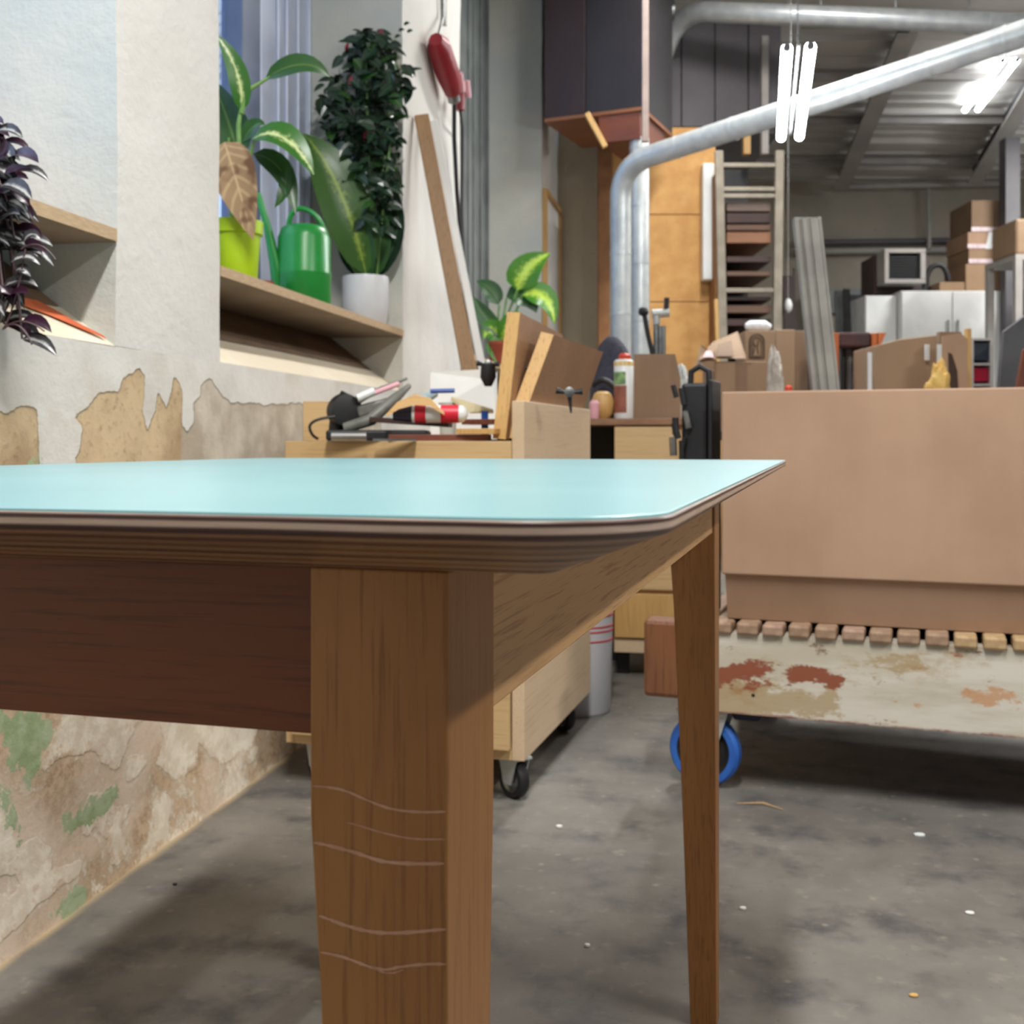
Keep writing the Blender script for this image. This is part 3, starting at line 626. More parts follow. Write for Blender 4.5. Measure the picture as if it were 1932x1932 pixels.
mb = MB(TR); mb.box(uS, 1.35, .76, .80, .176, .3455); mb.build('side_beam', WORN, tl); mb = MB(TR); mb.box(1.30, 1.35, .05, .755, .18, .3455); mb.build('end_beam', DKW, tl)
for (cu, cv) in ((TR.pxv(1329, v=.04), .05), (1.15, .05), (TR.pxv(1329, v=.04)+.02, .74), (1.15, .74)):
    caster_part(tl, TR, (cu, cv, .080), .080, .036, radians(82), BLUE, BLKP, GALV, .24, .045, .1755)
mb = MB(TR); u = TR.pxv(1412, v=.05); mb.prism([(u-.045, .05, .1755), (u+.04, .05, .1755), (u+.02, .05, .150), (u-.03, .05, .150)][::-1], (0, .05, 0)); mb.build('brake_pedal', NAVY, tl, label='navy blue brake pedal', bevel=.003)

# big cardboard box on the trolley
bx = thing('cardboard_box', TR.w(.6, .3, .375), 'big plain brown cardboard box lying on the slatted trolley', 'cardboard box')
u0 = TR.pxv(1363, v=.01); y0, y1, dd = .012, .56, .03
def zf(px, py, v=.01):
    u = TR.pxv(px, v=v); return H-(py-HY)*TR.w(u, v)[1]/K
zfold = zf(1500, 1088); ztop = zf(1600, 736)
mb = MB(TR); mb.box(u0, 1.6, y0-.014, y1, zfold, ztop); mb.build('box_lid', CARD, bx, bevel=.004)
mb = MB(TR); vs = []
mb.add([(u0+.006, y0+.030, .376), (1.6, y0+.030, .376), (1.6, y0-.004, zfold-.001), (u0+.006, y0-.004, zfold-.001), (u0+.006, y1, .376), (1.6, y1, .376), (1.6, y1-.004, zfold-.001), (u0+.006, y1-.004, zfold-.001)],
       [(0, 1, 2, 3), (5, 4, 7, 6), (4, 0, 3, 7), (1, 5, 6, 2), (3, 2, 6, 7), (0, 4, 5, 1)]); mb.build('box_base', CARD, bx)

# ================================================================ bucket
c = Vector((.196, 3.175, 0)); 
bk = thing('bucket', c, 'white plastic bucket with thin red stripes on the floor behind the rolling cabinet', 'bucket')
mb = MB(); mb.lathe(c, [(.081, .0), (.085, .006), (.094, .36), (.099, .362), (.099, .375), (.090, .375), (.080, .02)], 40); mb.build('pail', M('white_plastic', (216, 218, 224), (206, 208, 214), 5, .35, bmp=0), bk, smooth=True)
mb = MB()
for z in (.205, .232, .245, .275): mb.lathe(c, [(.0862+.025*z, z), (.0864+.025*z, z+.004)], 40)
mb.build('stripes', REDL, bk)

# ================================================================ lamps
TUBE = bpy.data.materials.new('glowing_tube'); TUBE.use_nodes = True; nb = TUBE.node_tree.nodes['Principled BSDF']
nb.inputs['Base Color'].default_value = (1, 1, 1, 1); nb.inputs['Emission Color'].default_value = (.90, .96, 1, 1); nb.inputs['Emission Strength'].default_value = TUBE_W
TUBE2 = TUBE.copy(); TUBE2.name = 'softer_tube'; TUBE2.node_tree.nodes['Principled BSDF'].inputs['Emission Strength'].default_value = 12
def fixture(p, q, gap, r, label, wires=None, col=None):
    p, q = Vector(p), Vector(q); t = (q-p).normalized(); sd = t.cross(Vector((0, 0, 1))).normalized(); up = sd.cross(t)
    th = thing('tube_lamp', (p+q)/2, label, 'lamp', 'twin tube ceiling lamps')
    mb = MB(); mb.bar(p+up*.012-t*.005, q+up*.012+t*.005, .010, .010, up=up); mb.build('housing', BLKP, th, bevel=.004)
    for s in (-1, 1):
        o = sd*(s*gap/2); mb = MB(); mb.tube([p+o, q+o], r, 14); mb.build('tube', col or TUBE, th, smooth=True)
        mb = MB(); pass
        for (e_, f_) in ((p, -1), (q, 1)):
            mb = MB(); mb.tube([e_+o+t*(.02*f_), e_+o-t*(.004*f_)], r*.7, 12); mb.build('end_cap', BEAM, th)
    if wires:
        for a in (p+t*.1, q-t*.1):
            mb = MB(); mb.tube([a+up*.05, Vector((a[0], a[1], CZ(a[1])-.03))], .0018, 6); mb.build('hanging_wire', STEEL, th)
fixture((1.334*.75, 5.18*.75, H+1.83*.75), (1.672*.75, 6.69*.75, H+1.83*.75), .080, .0195, 'bright twin tube lamp hanging in front of the diagonal duct', True)
fixture((3.92, 8.77, H+3.0), (4.127, 10.0, H+2.98), .11, .024, 'small twin tube lamp glowing far right under the roof', True, TUBE2)
fixture((4.4, 5.6, 3.2), (4.7, 7.0, 3.2), .085, .02, 'twin tube lamp added outside the right edge of the view to light the roof, nearer one', True)  # unseen tubes added to brighten the roof and back wall
fixture((5.2, 8.6, 3.2), (5.5, 10.0, 3.2), .085, .02, 'twin tube lamp added outside the right edge of the view to light the roof, farther one', True)  # second unseen pair, added for the same brightening
for (pp, a, e, lb_) in LAMPS:
    d = Vector((sin(radians(a)), cos(radians(a)), 0))*.75; pp = Vector(pp)+Vector((0, 0, .05)); mb = MB(); mb.bar(pp-d+Vector((0, 0, .04)), pp+d+Vector((0, 0, .04)), .2, .05)
    mb.build('unseen_tube_housing', WHT, label='ceiling tube lamp housing '+lb_, cat='lamp', group='lamp housings overhead')

# ================================================================ ducts
def duct(name, pts, r, label, cat='duct', group='silver ventilation ducts', rings=.32, mat=GALV):
    pts = [Vector(p) for p in pts]; th = thing(name, pts[0], label, cat, group)
    mb = MB(); mb.tube(pts, r, 28); mb.build('duct_pipe', mat, th, smooth=True, ang=60)
    for i in range(len(pts)-1):
        L = (pts[i+1]-pts[i]).length
        if L < .5: continue
        t = (pts[i+1]-pts[i]).normalized(); s = rings*.5
        while s < L:
            mb = MB(); a = pts[i]+t*s; mb.tube([a-t*.008, a+t*.008], r*1.035, 24); s += rings
            if -1 < a.x < 5 and a.z > .7: mb.build('seam', mat, th, smooth=True)
    return th
def bend(a, b, c, n=8):
    a, b, c = Vector(a), Vector(b), Vector(c); return [a*(1-t)**2+b*2*t*(1-t)+c*t*t for t in [i/n for i in range(n+1)]]
a0 = PX(1171, 1000, 5.9); a0.z = .0; a0.x = PX(1171, 600, 5.9).x
e0 = PX(1171, 378, 5.9); e1 = PX(1169, 312, 5.88); e2 = PX(1228, 294, 5.8); e3 = PX(1990, 44, 4.6)
duct('extraction_duct', [a0]+bend(e0, e1, e2)+[e3], .056, 'spiral duct rising from the floor then running diagonally up to the right')
b0 = PX(1208, 600, 6.2); b0.z = 0
duct('vertical_duct', [b0, PX(1206, 262, 6.2)], .055, 'bright straight silver duct standing right beside the diagonal duct')
duct('ceiling_duct', bend(PX(1236, 260, 7.25), PX(1236, 25, 7.2), PX(1330, 22, 6.9), 12)+[PX(1990, 48, 6.3)], .062, 'horizontal silver duct high up along the top edge', rings=1.1)
for i, px in enumerate((1267, 1549, 1690, 1828)):
    d = 6.95-.6*(px-1330)/660; p = PX(px, 22+(px-1330)*.04, d)
    mb = MB(); mb.tube([p+Vector((0, 0, .05)), Vector((p[0], p[1], CZ(p[1])-.01))], .006, 6); mb.tube([p-Vector((.012, 0, 0)), p+Vector((.012, 0, 0))], .066, 20)
    mb.build('duct_hanger', STEEL, label='thin wire hanger around the ceiling duct, %s from the left' % ('first', 'second', 'third', 'fourth')[i], cat='hanger', group='duct hangers')
# pinkish steel post
p = PX(1217, 0, 5.6); mb = MB(); mb.box(p.x-.016, p.x+.016, 5.58, 5.612, 2.27, 4.1); mb.build('ceiling_post', M('primer_pink_steel', (172, 152, 142), (156, 138, 130), 6, .5), label='thin pinkish steel post beside the hanging dark cupboard', cat='post', bevel=.002)
# ================================================================ things on the window shelves
def niche(px, s): 
    v = WL.pxv(px, u=-s); p = WL.w(-s, v, SHZ); return p
def zat(py, d): return H-(py-HY)*d/K
def pot(c, prof, m, root, name='pot', soil=None):
    mb = MB(); mb.lathe(c, prof, 40); mb.build(name, m, root, smooth=True, ang=50)
    if soil: mb = MB(); mb.lathe(c+Vector((0, 0, soil[1])), [(soil[0], 0), (soil[0], .004)], 24); mb.build('soil', SOIL, root)
# dumb cane in the lime pot
c = niche(446, .10); d = c.y
pl = thing('potted_dumb_cane', c, 'large-leaved plant with one dried brown leaf in a lime green pot', 'potted plant')
pot(c, [(.046, 0), (.049, .004), (.057, .122), (.0625, .124), (.064, .155), (.059, .155), (.054, .118)], LIME, pl, soil=(.0545, .112))
mb = MB()
for pts in (((446, 420, d), (452, 330, d), (450, 235, d), (455, 200, d)), ((440, 425, d), (430, 330, d+.03), (432, 260, d+.03)), ((452, 420, d), (466, 320, d-.01), (480, 262, d-.01)), ((455, 215, d), (465, 172, d), (510, 145, d))):
    q = [PX(*p) for p in pts]; mb.tube(q, [.007]+[.006]*(len(q)-2)+[.003], 10)
mb.build('stem', STEMG, pl, smooth=True)
mb = MB()
def bl(mb, a, b, c_, wpx, hint=(0, -1, .3), **k):
    mb.blade([PX(*a), PX(*b), PX(*c_)], wpx*a[2]/K, hint, **k)
bl(mb, (455, 212, d), (462, 130, d-.02), (405, 62, d-.03), 40, (.3, -1, .2))
bl(mb, (476, 262, d-.02), (540, 225, d-.06), (592, 330, d-.05), 66, (.1, -1, .8))
bl(mb, (452, 300, d+.03), (438, 245, d+.05), (402, 150, d+.07), 80, (-.2, -1, .3), mi=1)
bl(mb, (500, 150, d), (575, 95, d-.02), (622, 145, d-.02), 44, (-.1, -1, .3), mi=1)
bl(mb, (478, 290, d+.02), (545, 300, d+.02), (558, 405, d+.0), 46, (.2, -1, .3), mi=1)
bl(mb, (458, 268, d+.03), (478, 225, d+.03), (500, 235, d+.02), 34, (0, -1, .5), mi=1)
bl(mb, (540, 310, d+.02), (545, 360, d), (518, 392, d), 26, (0, -1, .3), mi=1)
bl(mb, (448, 330, d+.04), (425, 320, d+.06), (405, 262, d+.08), 55, (0, -1, .2), mi=1)
mb.build('foliage', [L_VAR, L_DRK], pl, smooth=True, ang=80)
mb = MB(); bl(mb, (424, 268, d-.075), (440, 320, d-.10), (478, 452, d-.085), 84, (0, -1, .15), fold=.15, n=12)
mb.build('dried_leaf', L_DED, pl, label='drooping dried brown leaf', smooth=True, ang=80)
# small terracotta pot between them
c = niche(494, .20); tp = thing('small_pot', c, 'small terracotta pot between lime pot and green watering can', 'pot')
pot(c, [(.022, 0), (.030, .05), (.034, .051), (.034, .068), (.030, .068), (.026, .045)], TERRA, tp)
# watering can
c = niche(574, .13); d = c.y
wc = thing('watering_can', c, 'green plastic watering can standing on the window shelf', 'watering can')
r = 50*d/K; hz = zat(428, d)-SHZ
mb = MB(); mb.lathe(c, [(r*.92, 0), (r, .01), (r, hz*.40), (r*1.02, hz*.42), (r*1.02, hz*.45), (r, hz*.47), (r*.99, hz*.86), (r*.86, hz*.97), (r*.72, hz), (r*.60, hz), (r*.60, hz*.96), (r*.8, hz*.8)], 48); mb.build('can_body', GRN, wc, smooth=True, ang=50)
mb = MB(); mb.tube([PX(528, 560, d-.02), PX(520, 500, d-.03), PX(505, 430, d-.035), PX(487, 365, d-.04)], [.021, .017, .011, .008], 16); mb.build('spout', GRN, wc, smooth=True)
mb = MB(); mb.tube(bend(PX(543, 440, d), PX(545, 388, d), PX(572, 394, d), 8)+bend(PX(572, 394, d), PX(600, 400, d), PX(612, 436, d), 8)[1:], .0075, 12); mb.build('handle', GRN, wc, smooth=True)
# plant in the white pot: broad leaves below, dense glossy bush above
c = niche(690, .10); d = c.y
wp = thing('potted_bush', c, 'tall bushy dark plant with red buds in a white round pot', 'potted plant')
r = 44*d/K; hz = zat(523, d)-SHZ
pot(c, [(r*.78, 0), (r*.86, .008), (r*.98, hz*.42), (r, hz*.95), (r*.98, hz), (r*.90, hz), (r*.88, hz*.85)], WPOT, wp, soil=(r*.88, hz*.82))
random.seed(11); mb = MB()
stems = []
for (x0, x1, y1, dd) in ((680, 640, 130, .02), (700, 690, 90, -.02), (690, 745, 70, .03), (710, 740, 250, -.03), (675, 665, 250, 0)):
    q = [PX(x0, 535, d+dd*.3), PX((x0+x1)/2+random.uniform(-10, 10), 340, d+dd), PX(x1, y1, d+dd*2)]; q = bend(*q, 10); stems.append(q); mb.tube(q, [.004]*8+[.003, .002, .0015], 6)
mb.build('stem', STEMG, wp, smooth=True)
mb = MB(); tot = 0
for i in range(560):
    y = random.uniform(62, 430); t = (y-62)/368
    hw = (40+55*min(1, t*3.2)) if t < .35 else 92*(1-(t-.35)*.95); cx = 705-28*min(1, t*2.5)+22*t+(random.random()-.5)*8
    if y < 130: cx = 700; hw = 78*(y-45)/85
    a = random.uniform(0, 2*pi); rr = sqrt(random.random()); x = cx+cos(a)*rr*hw; dd = sin(a)*rr*.10
    if y < 120 and x < 640: continue
    p = PX(x, y, d-.01+dd); L = random.uniform(.044, .070); a2 = random.uniform(0, 2*pi); dr = Vector((cos(a2)*.8, sin(a2)*.6-.25, random.uniform(-.95, .25))).normalized()
    mb.blade([p, p+dr*L*.5+Vector((0, 0, .006)), p+dr*L], L*.56, (random.uniform(-.6, .6), -1, random.uniform(.2, 1.2)), n=5, fold=.3, mi=1 if random.random() < .10 else 0)
for (x, y) in ((762, 48), (768, 62), (745, 72), (752, 60)): p = PX(x, y, d); mb.blade([p, p+Vector((.01, 0, .012)), p+Vector((.02, 0, .006))], .014, (0, -1, .4), n=4)
mb.build('foliage', [L_BSH, L_DRK], wp, smooth=True, ang=80)
for (x, y) in ((653, 96), (720, 78), (716, 70), (688, 262), (660, 160)):
    mb = MB(); p = PX(x, y, d-.07 if y > 120 else d); mb.tube([p, p+Vector((.002, 0, .012)), p+Vector((.006, 0, .026))], [.004, .007, .003], 8); mb.build('bud', M('red_bud', (176, 34, 58), (140, 24, 44), 30, .5), wp, smooth=True)
mb = MB()
bl(mb, (690, 520, d-.04), (650, 330, d-.12), (572, 252, d-.08), 104, (.25, -1, .35), n=12)
bl(mb, (700, 525, d-.03), (680, 420, d-.07), (655, 372, d-.06), 44, (-.2, -1, .1), mi=1)
bl(mb, (705, 525, d), (722, 430, d-.02), (712, 385, d-.02), 48, (.2, -1, .1), mi=1)
bl(mb, (712, 525, d+.02), (770, 440, d+.0), (742, 345, d+.02), 36, (-.3, -1, .1), mi=2)
bl(mb, (690, 528, d+.03), (640, 470, d+.05), (655, 420, d+.06), 40, (.3, -1, .1), mi=2)
bl(mb, (700, 528, d+.01), (690, 460, d-.0), (700, 395, d-.03), 46, (0, -1, 0), mi=1)
mb.build('broad_leaves', [L_MID, L_DRK, L_BSH], wp, smooth=True, ang=80)
mb = MB()
for q in (((690, 535, d-.01), (678, 480, d-.05), (668, 440, d-.07)), ((700, 535, d), (703, 480, d-.02), (706, 430, d-.03)), ((684, 535, d), (664, 500, d), (650, 470, d+.02))): mb.tube([PX(*p) for p in q], [.006, .005, .003], 8)
mb.build('leaf_stalk', STEMG, wp, smooth=True)
# trailing purple plant on the first shelf
c = WL.w(-.10, WL.pxv(-75, u=-.10), SHZ); d = c.y
tr = thing('trailing_plant', c, 'dark purple and silver trailing plant at the far left edge', 'potted plant')
pot(c, [(.042, 0), (.052, .06), (.056, .062), (.056, .078), (.050, .078), (.045, .055)], WPOT, tr, soil=(.047, .056))
random.seed(5); mb = MB(); lf = MB()
for i in range(24):
    x1 = random.uniform(-60, 44); y1 = random.uniform(260, 640); d1 = d-.06-.07*random.random()
    q = bend(c+Vector((0, 0, .07)), PX(x1-30, min(y1, 330)-70, d1), PX(x1, y1, d1), 9); mb.tube(q, .0018, 6)
    for k in range(2, 10):
        p = q[k]; s = 1 if k % 2 else -1; dr = Vector((s*random.uniform(.3, 1)+.25, random.uniform(-.6, .2), random.uniform(-.5, .35))).normalized(); L = random.uniform(.042, .066)
        lf.blade([p, p+dr*L*.55+Vector((0, 0, .012)), p+dr*L+Vector((0, 0, -.010))], L*.44, (0, -.8, .8), n=6, fold=.35, mi=0 if random.random() < .62 else 1)
for (a, b, e) in (((8, 328), (30, 312), (64, 322)), ((18, 355), (48, 372), (55, 388)), ((5, 365), (35, 345), (52, 398)), ((0, 300), (14, 285), (10, 262)), ((20, 495), (55, 470), (76, 500)), ((30, 510), (45, 500), (58, 522)), ((2, 540), (30, 560), (24, 580)), ((45, 455), (60, 430), (77, 452))):
    lf.blade([PX(x, y, d-.12) for (x, y) in (a, b, e)], .017, (0, -1, .7), n=7, fold=.3, mi=random.randint(0, 1))
mb.build('stem', STEMP, tr, smooth=True); lf.build('foliage', [L_PUR, L_DPU], tr, smooth=True, ang=80)
mb = MB()
for (a, b, e) in (((40, 470), (75, 445), (105, 490)), ((8, 620), (38, 590), (84, 625)), ((10, 615), (40, 600), (60, 650)), ((5, 622), (28, 590), (48, 470))): mb.tube(bend(*[PX(x, y, d-.12) for (x, y) in (a, b, e)], 10), .0013, 6)
mb.build('tendril', STEMP, tr, smooth=True)
# plant and round mirror in the third window
c = WL.w(-.06, WL.pxv(948, u=-.06), SHZ); d = c.y
p3 = thing('potted_broadleaf', c, 'bright yellow-green broad-leaved plant behind the leaning clamped boards', 'potted plant')
pot(c, [(.06, 0), (.08, .12), (.085, .122), (.085, .14), (.076, .14), (.07, .11)], TERRA, p3, soil=(.075, .11))
mb = MB()
bl(mb, (975, 548, d-.02), (985, 500, d-.03), (1038, 478, d-.02), 62, (.1, -1, .2), shape=.9)
bl(mb, (985, 556, d-.02), (1040, 540, d-.04), (1046, 612, d-.04), 48, (.2, -1, .3))
bl(mb, (955, 560, d), (1000, 545, d), (1012, 590, d-.02), 50, (-.3, -1, .5), mi=1)
bl(mb, (940, 575, d), (930, 540, d), (900, 530, d+.02), 36, (0, -1, .3), mi=1)
bl(mb, (945, 650, d-.02), (925, 600, d-.03), (912, 640, d-.04), 44, (0, -1, .2))
bl(mb, (950, 640, d-.02), (905, 590, d-.03), (892, 560, d-.02), 34, (0, -1, .2), mi=1)
bl(mb, (950, 650, d-.02), (960, 600, d-.05), (985, 590, d-.04), 40, (0, -1, .2))
bl(mb, (945, 660, d-.02), (930, 640, d-.05), (940, 690, d-.06), 40, (0, -1, .2))
mb.build('foliage', [L_YEL, L_DRK], p3, smooth=True, ang=80)
mb = MB()
for q in (((948, 660, d), (955, 600, d), (976, 548, d-.02)), ((950, 660, d), (965, 610, d), (986, 556, d-.02)), ((944, 660, d), (940, 600, d), (942, 575, d)), ((950, 660, d), (948, 610, d), (956, 562, d))): mb.tube([PX(*p) for p in q], .006, 8)
mb.build('stem', STEMG, p3, smooth=True)
p = WL.w(-.28, WL.pxv(958, u=-.28), SHZ); d = p.y; rm = thing('round_mirror', p, 'round mirror with dark rim on the far window shelf', 'mirror')
R = 34*d/K; c = Vector((p.x, p.y, zat(512, d))); X = Matrix.Rotation(radians(-20), 4, 'Z')
mb = MB(); mb.lathe(c, [(R*.86, -.012), (R, -.012), (R, .014), (R*.86, .014)], 48, axis='Y', X=X, ring=True); mb.build('rim', BLKP, rm, smooth=True, ang=50)
mb = MB(); mb.lathe(c, [(R*.9, -.006), (R*.9, .004)], 48, axis='Y', X=X); mb.build('mirror_glass', M('mirror', (230, 234, 236), None, 4, .08, 1, bmp=0), rm)
mb = MB(); mb.tube([Vector((c.x, c.y+.02, SHZ+.003)), Vector((c.x, c.y+.005, c.z-R*.9))], .008, 10); mb.lathe((c.x, c.y+.02, SHZ), [(.06, 0), (.06, .006), (.02, .012)], 24); mb.build('stand', BLKP, rm)

# ================================================================ pier: red plug, cable, leaning planks
u = .05
def WPX(px, py, uu): v = WL.pxv(px, u=uu); p = WL.w(uu, v); p.z = zat(py, p.y); return p
pg = thing('industrial_plug', WPX(846, 215, u), 'red industrial power plug hanging on the wall between the windows', 'plug')
mb = MB(); mb.tube([WPX(822, 74, u), WPX(828, 88, u), WPX(843, 135, u), WPX(854, 172, u)], [.026, .045, .048, .034], 8); mb.build('plug_body', RED, pg, smooth=True, ang=50)
mb = MB(); mb.tube([WPX(853, 172, u), WPX(857, 190, u)], .024, 16); mb.build('collar', STEEL, pg)
for (a, b, r_) in (((867, 138), (872, 172), .013), ((881, 152), (884, 184), .011)):
    mb = MB(); mb.tube([WPX(*a, u+.03), WPX(*b, u+.03)], r_, 10); mb.build('flap', PINK, pg, smooth=True)
mb = MB(); mb.tube([WPX(868, 176, u), WPX(868, 208, u)], [.022, .018], 10); mb.build('coupling', RED, pg, smooth=True)
mb = MB(); mb.tube([WPX(857, 190, u), WPX(857, 260, u-.02), WPX(862, 360, u-.03), WPX(872, 480, u-.03), WPX(880, 600, u-.02), WPX(885, 700, u-.02)], .0085, 8); mb.build('cable', BLKP, pg, smooth=True)
mb = MB(); mb.tube([WPX(868, 208, u), WPX(872, 240, u-.02), WPX(871, 400, u-.035), WPX(878, 560, u-.03)], .006, 8); mb.build('cable', BLKP, pg, smooth=True)
mb = MB(); mb.tube([WPX(836, -60, .02), WPX(836, 30, .02), WPX(828, 62, .04), WPX(824, 76, u)], .006, 8); mb.build('hook_wire', STEEL, pg, smooth=True)
mb = MB(); mb.tube([WPX(838, -60, .012), WPX(838, 48, .012)], .011, 10); mb.build('conduit', ALU, label='short grey conduit running down to the red plug', cat='conduit')
def plank(name, a, da, b, db, wpx, thick, m, label, turn=.15):
    p, q = PX(*a, da), PX(*b, db); mb = MB(); mb.bar(p, q, wpx*da/K, thick, up=(turn, -1, 0)); return mb.build(name, m, label=label, cat='plank', bevel=.002)
plank('brown_plank', (795, 218), 3.86, (902, 789), 3.72, 27, .022, wood('raw_brown_board', (168, 128, 82), (150, 112, 68), (116, 84, 50), axis=2, scale=.5), 'brown plank leaning against the wall between the windows')
plank('white_strip', (818, 228), 3.95, (928, 789), 3.78, 14, .012, WHT, 'narrow white strip leaning right beside the brown plank')
# framed sheet on the far pier
fm = thing('framed_sheet', WL.w(.01, 5.4, 1.5), 'thin orange wooden frame with pale sheets on the far wall pier', 'frame')
mb = MB(WL); mb.box(.002, .012, 5.12, 5.70, 1.42, 2.25); mb.build('sheet', PAPER, fm)
mb = MB(WL)
for (a, b, c_, e) in ((5.09, 5.12, 1.39, 2.28), (5.70, 5.73, 1.39, 2.28)): mb.box(.002, .03, a, b, c_, e)
mb.box(.002, .03, 5.12, 5.70, 1.39, 1.42); mb.box(.002, .03, 5.12, 5.70, 2.25, 2.28); mb.build('frame', PINE, fm)

# ================================================================ hanging dark cupboard
HC = Frame(PX(1027, 0, 6.35).x, 6.35, 24)
hc = thing('hanging_cupboard', HC.w(.28, .25, 2.6), 'dark brown cupboard hanging high with orange-brown underside', 'cupboard')
xe = HC.pxv(1212, v=0); z0 = zat(228, 6.35)
mb = MB(HC); mb.box(0, xe*.42, 0, .60, z0+.012, 4.2); mb.build('left_door', wood('dark_red_brown', (56, 36, 33), (46, 30, 29), (32, 24, 24), axis=2, scale=.4), hc, bevel=.002)
mb = MB(HC); mb.box(xe*.425, xe, .01, .60, z0+.012, 4.2); mb.build('right_door', DKG, hc, bevel=.002)
mb = MB(HC); mb.box(0, xe, 0, .62, z0-.008, z0+.011); mb.build('bottom_panel', wood('orange_underside', (150, 98, 66), (130, 82, 52), (100, 62, 40), axis=0, scale=.4), hc)
mb = MB(HC); mb.box(xe*.56, xe*.97, .01, .50, z0-.16, z0-.009); mb.build('lower_box', REDW, hc)
mb = MB(); mb.bar(PX(1107, 214, 6.2), PX(1142, 278, 6.2), .035, .03); mb.build('strut', PINE, hc, label='pale wooden strut', bevel=.002)
# long white lamp housing on the chipboard
lh = thing('wall_lamp', PX(1340, 530, 6.95), 'unlit long white lamp fixed upright on the chipboard wall', 'lamp')
a, b = PX(1324, 530, 6.94), PX(1346, 310, 6.94)
mb = MB(); mb.box(a.x, b.x, 6.90, 6.99, a.z, b.z); mb.build('housing', WHT, lh, bevel=.01)
mb = MB(); q = PX(1352, 505, 6.93); mb.box(b.x+.001, q.x, 6.93, 6.99, q.z, PX(0, 352, 6.93).z); mb.build('side_channel', BLKP, lh, bevel=.005)
mb = MB(); q = PX(1354, 452, 6.90); mb.tube([q, PX(1353, 408, 6.90)], .016, 10); mb.build('starter_cap', WHT, lh, smooth=True)

# ================================================================ board rack with pale uprights
rk = thing('board_rack', PX(1412, 833, 7.3)*1.0, 'tall rack with pale steel uprights and shelves of dark boards', 'rack')
d = 6.75; xa, xb = PX(1370, 0, d).x, PX(1461, 0, d).x
mb = MB(); mb.bar((xa-.045, d, zat(285, d)), (xa+.01, d, 0.0), .028, .05); mb.build('upright', RACK, rk, bevel=.003)
mb = MB(); mb.bar((xb+.03, d, zat(285, d)), (xb-.005, d, 0.0), .042, .05); mb.build('upright', RACK, rk, bevel=.003)
for y in (312, 357, 370, 548): mb = MB(); mb.box(xa-.02, xb+.01, d-.012, d+.012, zat(y+4, d), zat(y-4, d)); mb.build('crossbar', RACK, rk, bevel=.003)
shelves = [(382, 398, 3), (402, 420, 0), (424, 434, 1), (438, 458, 2), (484, 494, 0), (512, 520, 1), (560, 566, 0), (576, 590, 1), (602, 614, 0), (640, 650, 1), (690, 700, 0), (750, 760, 1)]
sm = [DKW, wood('brown_board_stack', (112, 82, 64), (94, 68, 52), (70, 50, 40), axis=0, scale=.4), wood('orange_board_stack', (150, 104, 72), (130, 88, 60), (100, 66, 44), axis=0, scale=.4), wood('grey_brown_stack', (120, 100, 88), (104, 86, 76), (80, 66, 58), axis=0, scale=.4)]
for (a, b, k) in shelves: mb = MB(); mb.box(xa+.01, xb-.015, d+.03, d+.75, zat(b, d+.03), zat(a, d+.03)); mb.build('shelf', sm[k], rk)
mb = MB(); mb.box(xa-.0, xb, d+.76, d+.78, 0, 2.6); mb.build('back_sheet', BLKP, rk)
mb = MB(); mb.box(xa-.06, xa-.03, d+.03, d+.75, 0, 2.4); mb.build('side_sheet', CHIPD, rk)
mb = MB(); mb.bar(PX(1350, 565, 6.6), (PX(1366, 0, 6.6).x, 6.6, 0), .05, .02); mb.build('leaning_batten', PINE, label='pale batten leaning at the left foot of the board rack', cat='batten')
for (px, y0, y1, dd, m, lb) in ((1408, 235, 292, 7.3, PINE, 'left'), (1442, 70, 292, 7.3, BEAML, 'right')):
    mb = MB(); q = PX(px, 0, dd); mb.box(q.x-.022, q.x+.022, dd-.03, dd+.03, zat(y1, dd), zat(y0, dd)); mb.build('mezzanine_strut', m, label='short pale vertical strut below the mezzanine, %s of the pair' % lb, cat='strut')
# ================================================================ clutter on the rolling cabinet
zt = .7665
rng = random.Random(3)
# leaning clamped boards
def board(a, da, b, db, e, de, tpx, label, clip=None):
    A, B, E = PX(*a, da), PX(*b, db), PX(*e, de); vec = E-A; nrm = vec.cross(B-A).normalized()
    if nrm.x > 0: nrm = -nrm
    mb = MB(); th = nrm*(tpx*da/K); mb.prism([A, B, B+vec, A+vec], th)
    if clip:
        nn = vec.cross(B-A).normalized(); ray = lambda x, y: (lambda r: cam.location+r*((A-cam.location).dot(nn)/r.dot(nn)))(PX(x, y, 1)-cam.location)
        mb = MB(); mb.prism([A, B]+[ray(*c_) for c_ in clip]+[E], th)
    o = mb.build('clamped_board', BROWNB, label=label, cat='board', group='boards clamped upright on the rolling cabinet')
    mb = MB(); mb.prism([A-vec*.002, B-vec*.002, B-vec*.012, A-vec*.012], th); mb.build('raw_edge', PINE, o, label='pale raw wooden edge'); return o
board((982, 590), 2.44, (955, 829), 2.40, (1062, 632), 2.85, 25, 'taller brown board with pale edge, left of the two leaning boards')
board((1046, 632), 2.50, (974, 829), 2.43, (1138, 664), 3.04, 25, 'shorter brown board with pale edge, right of the two leaning boards')
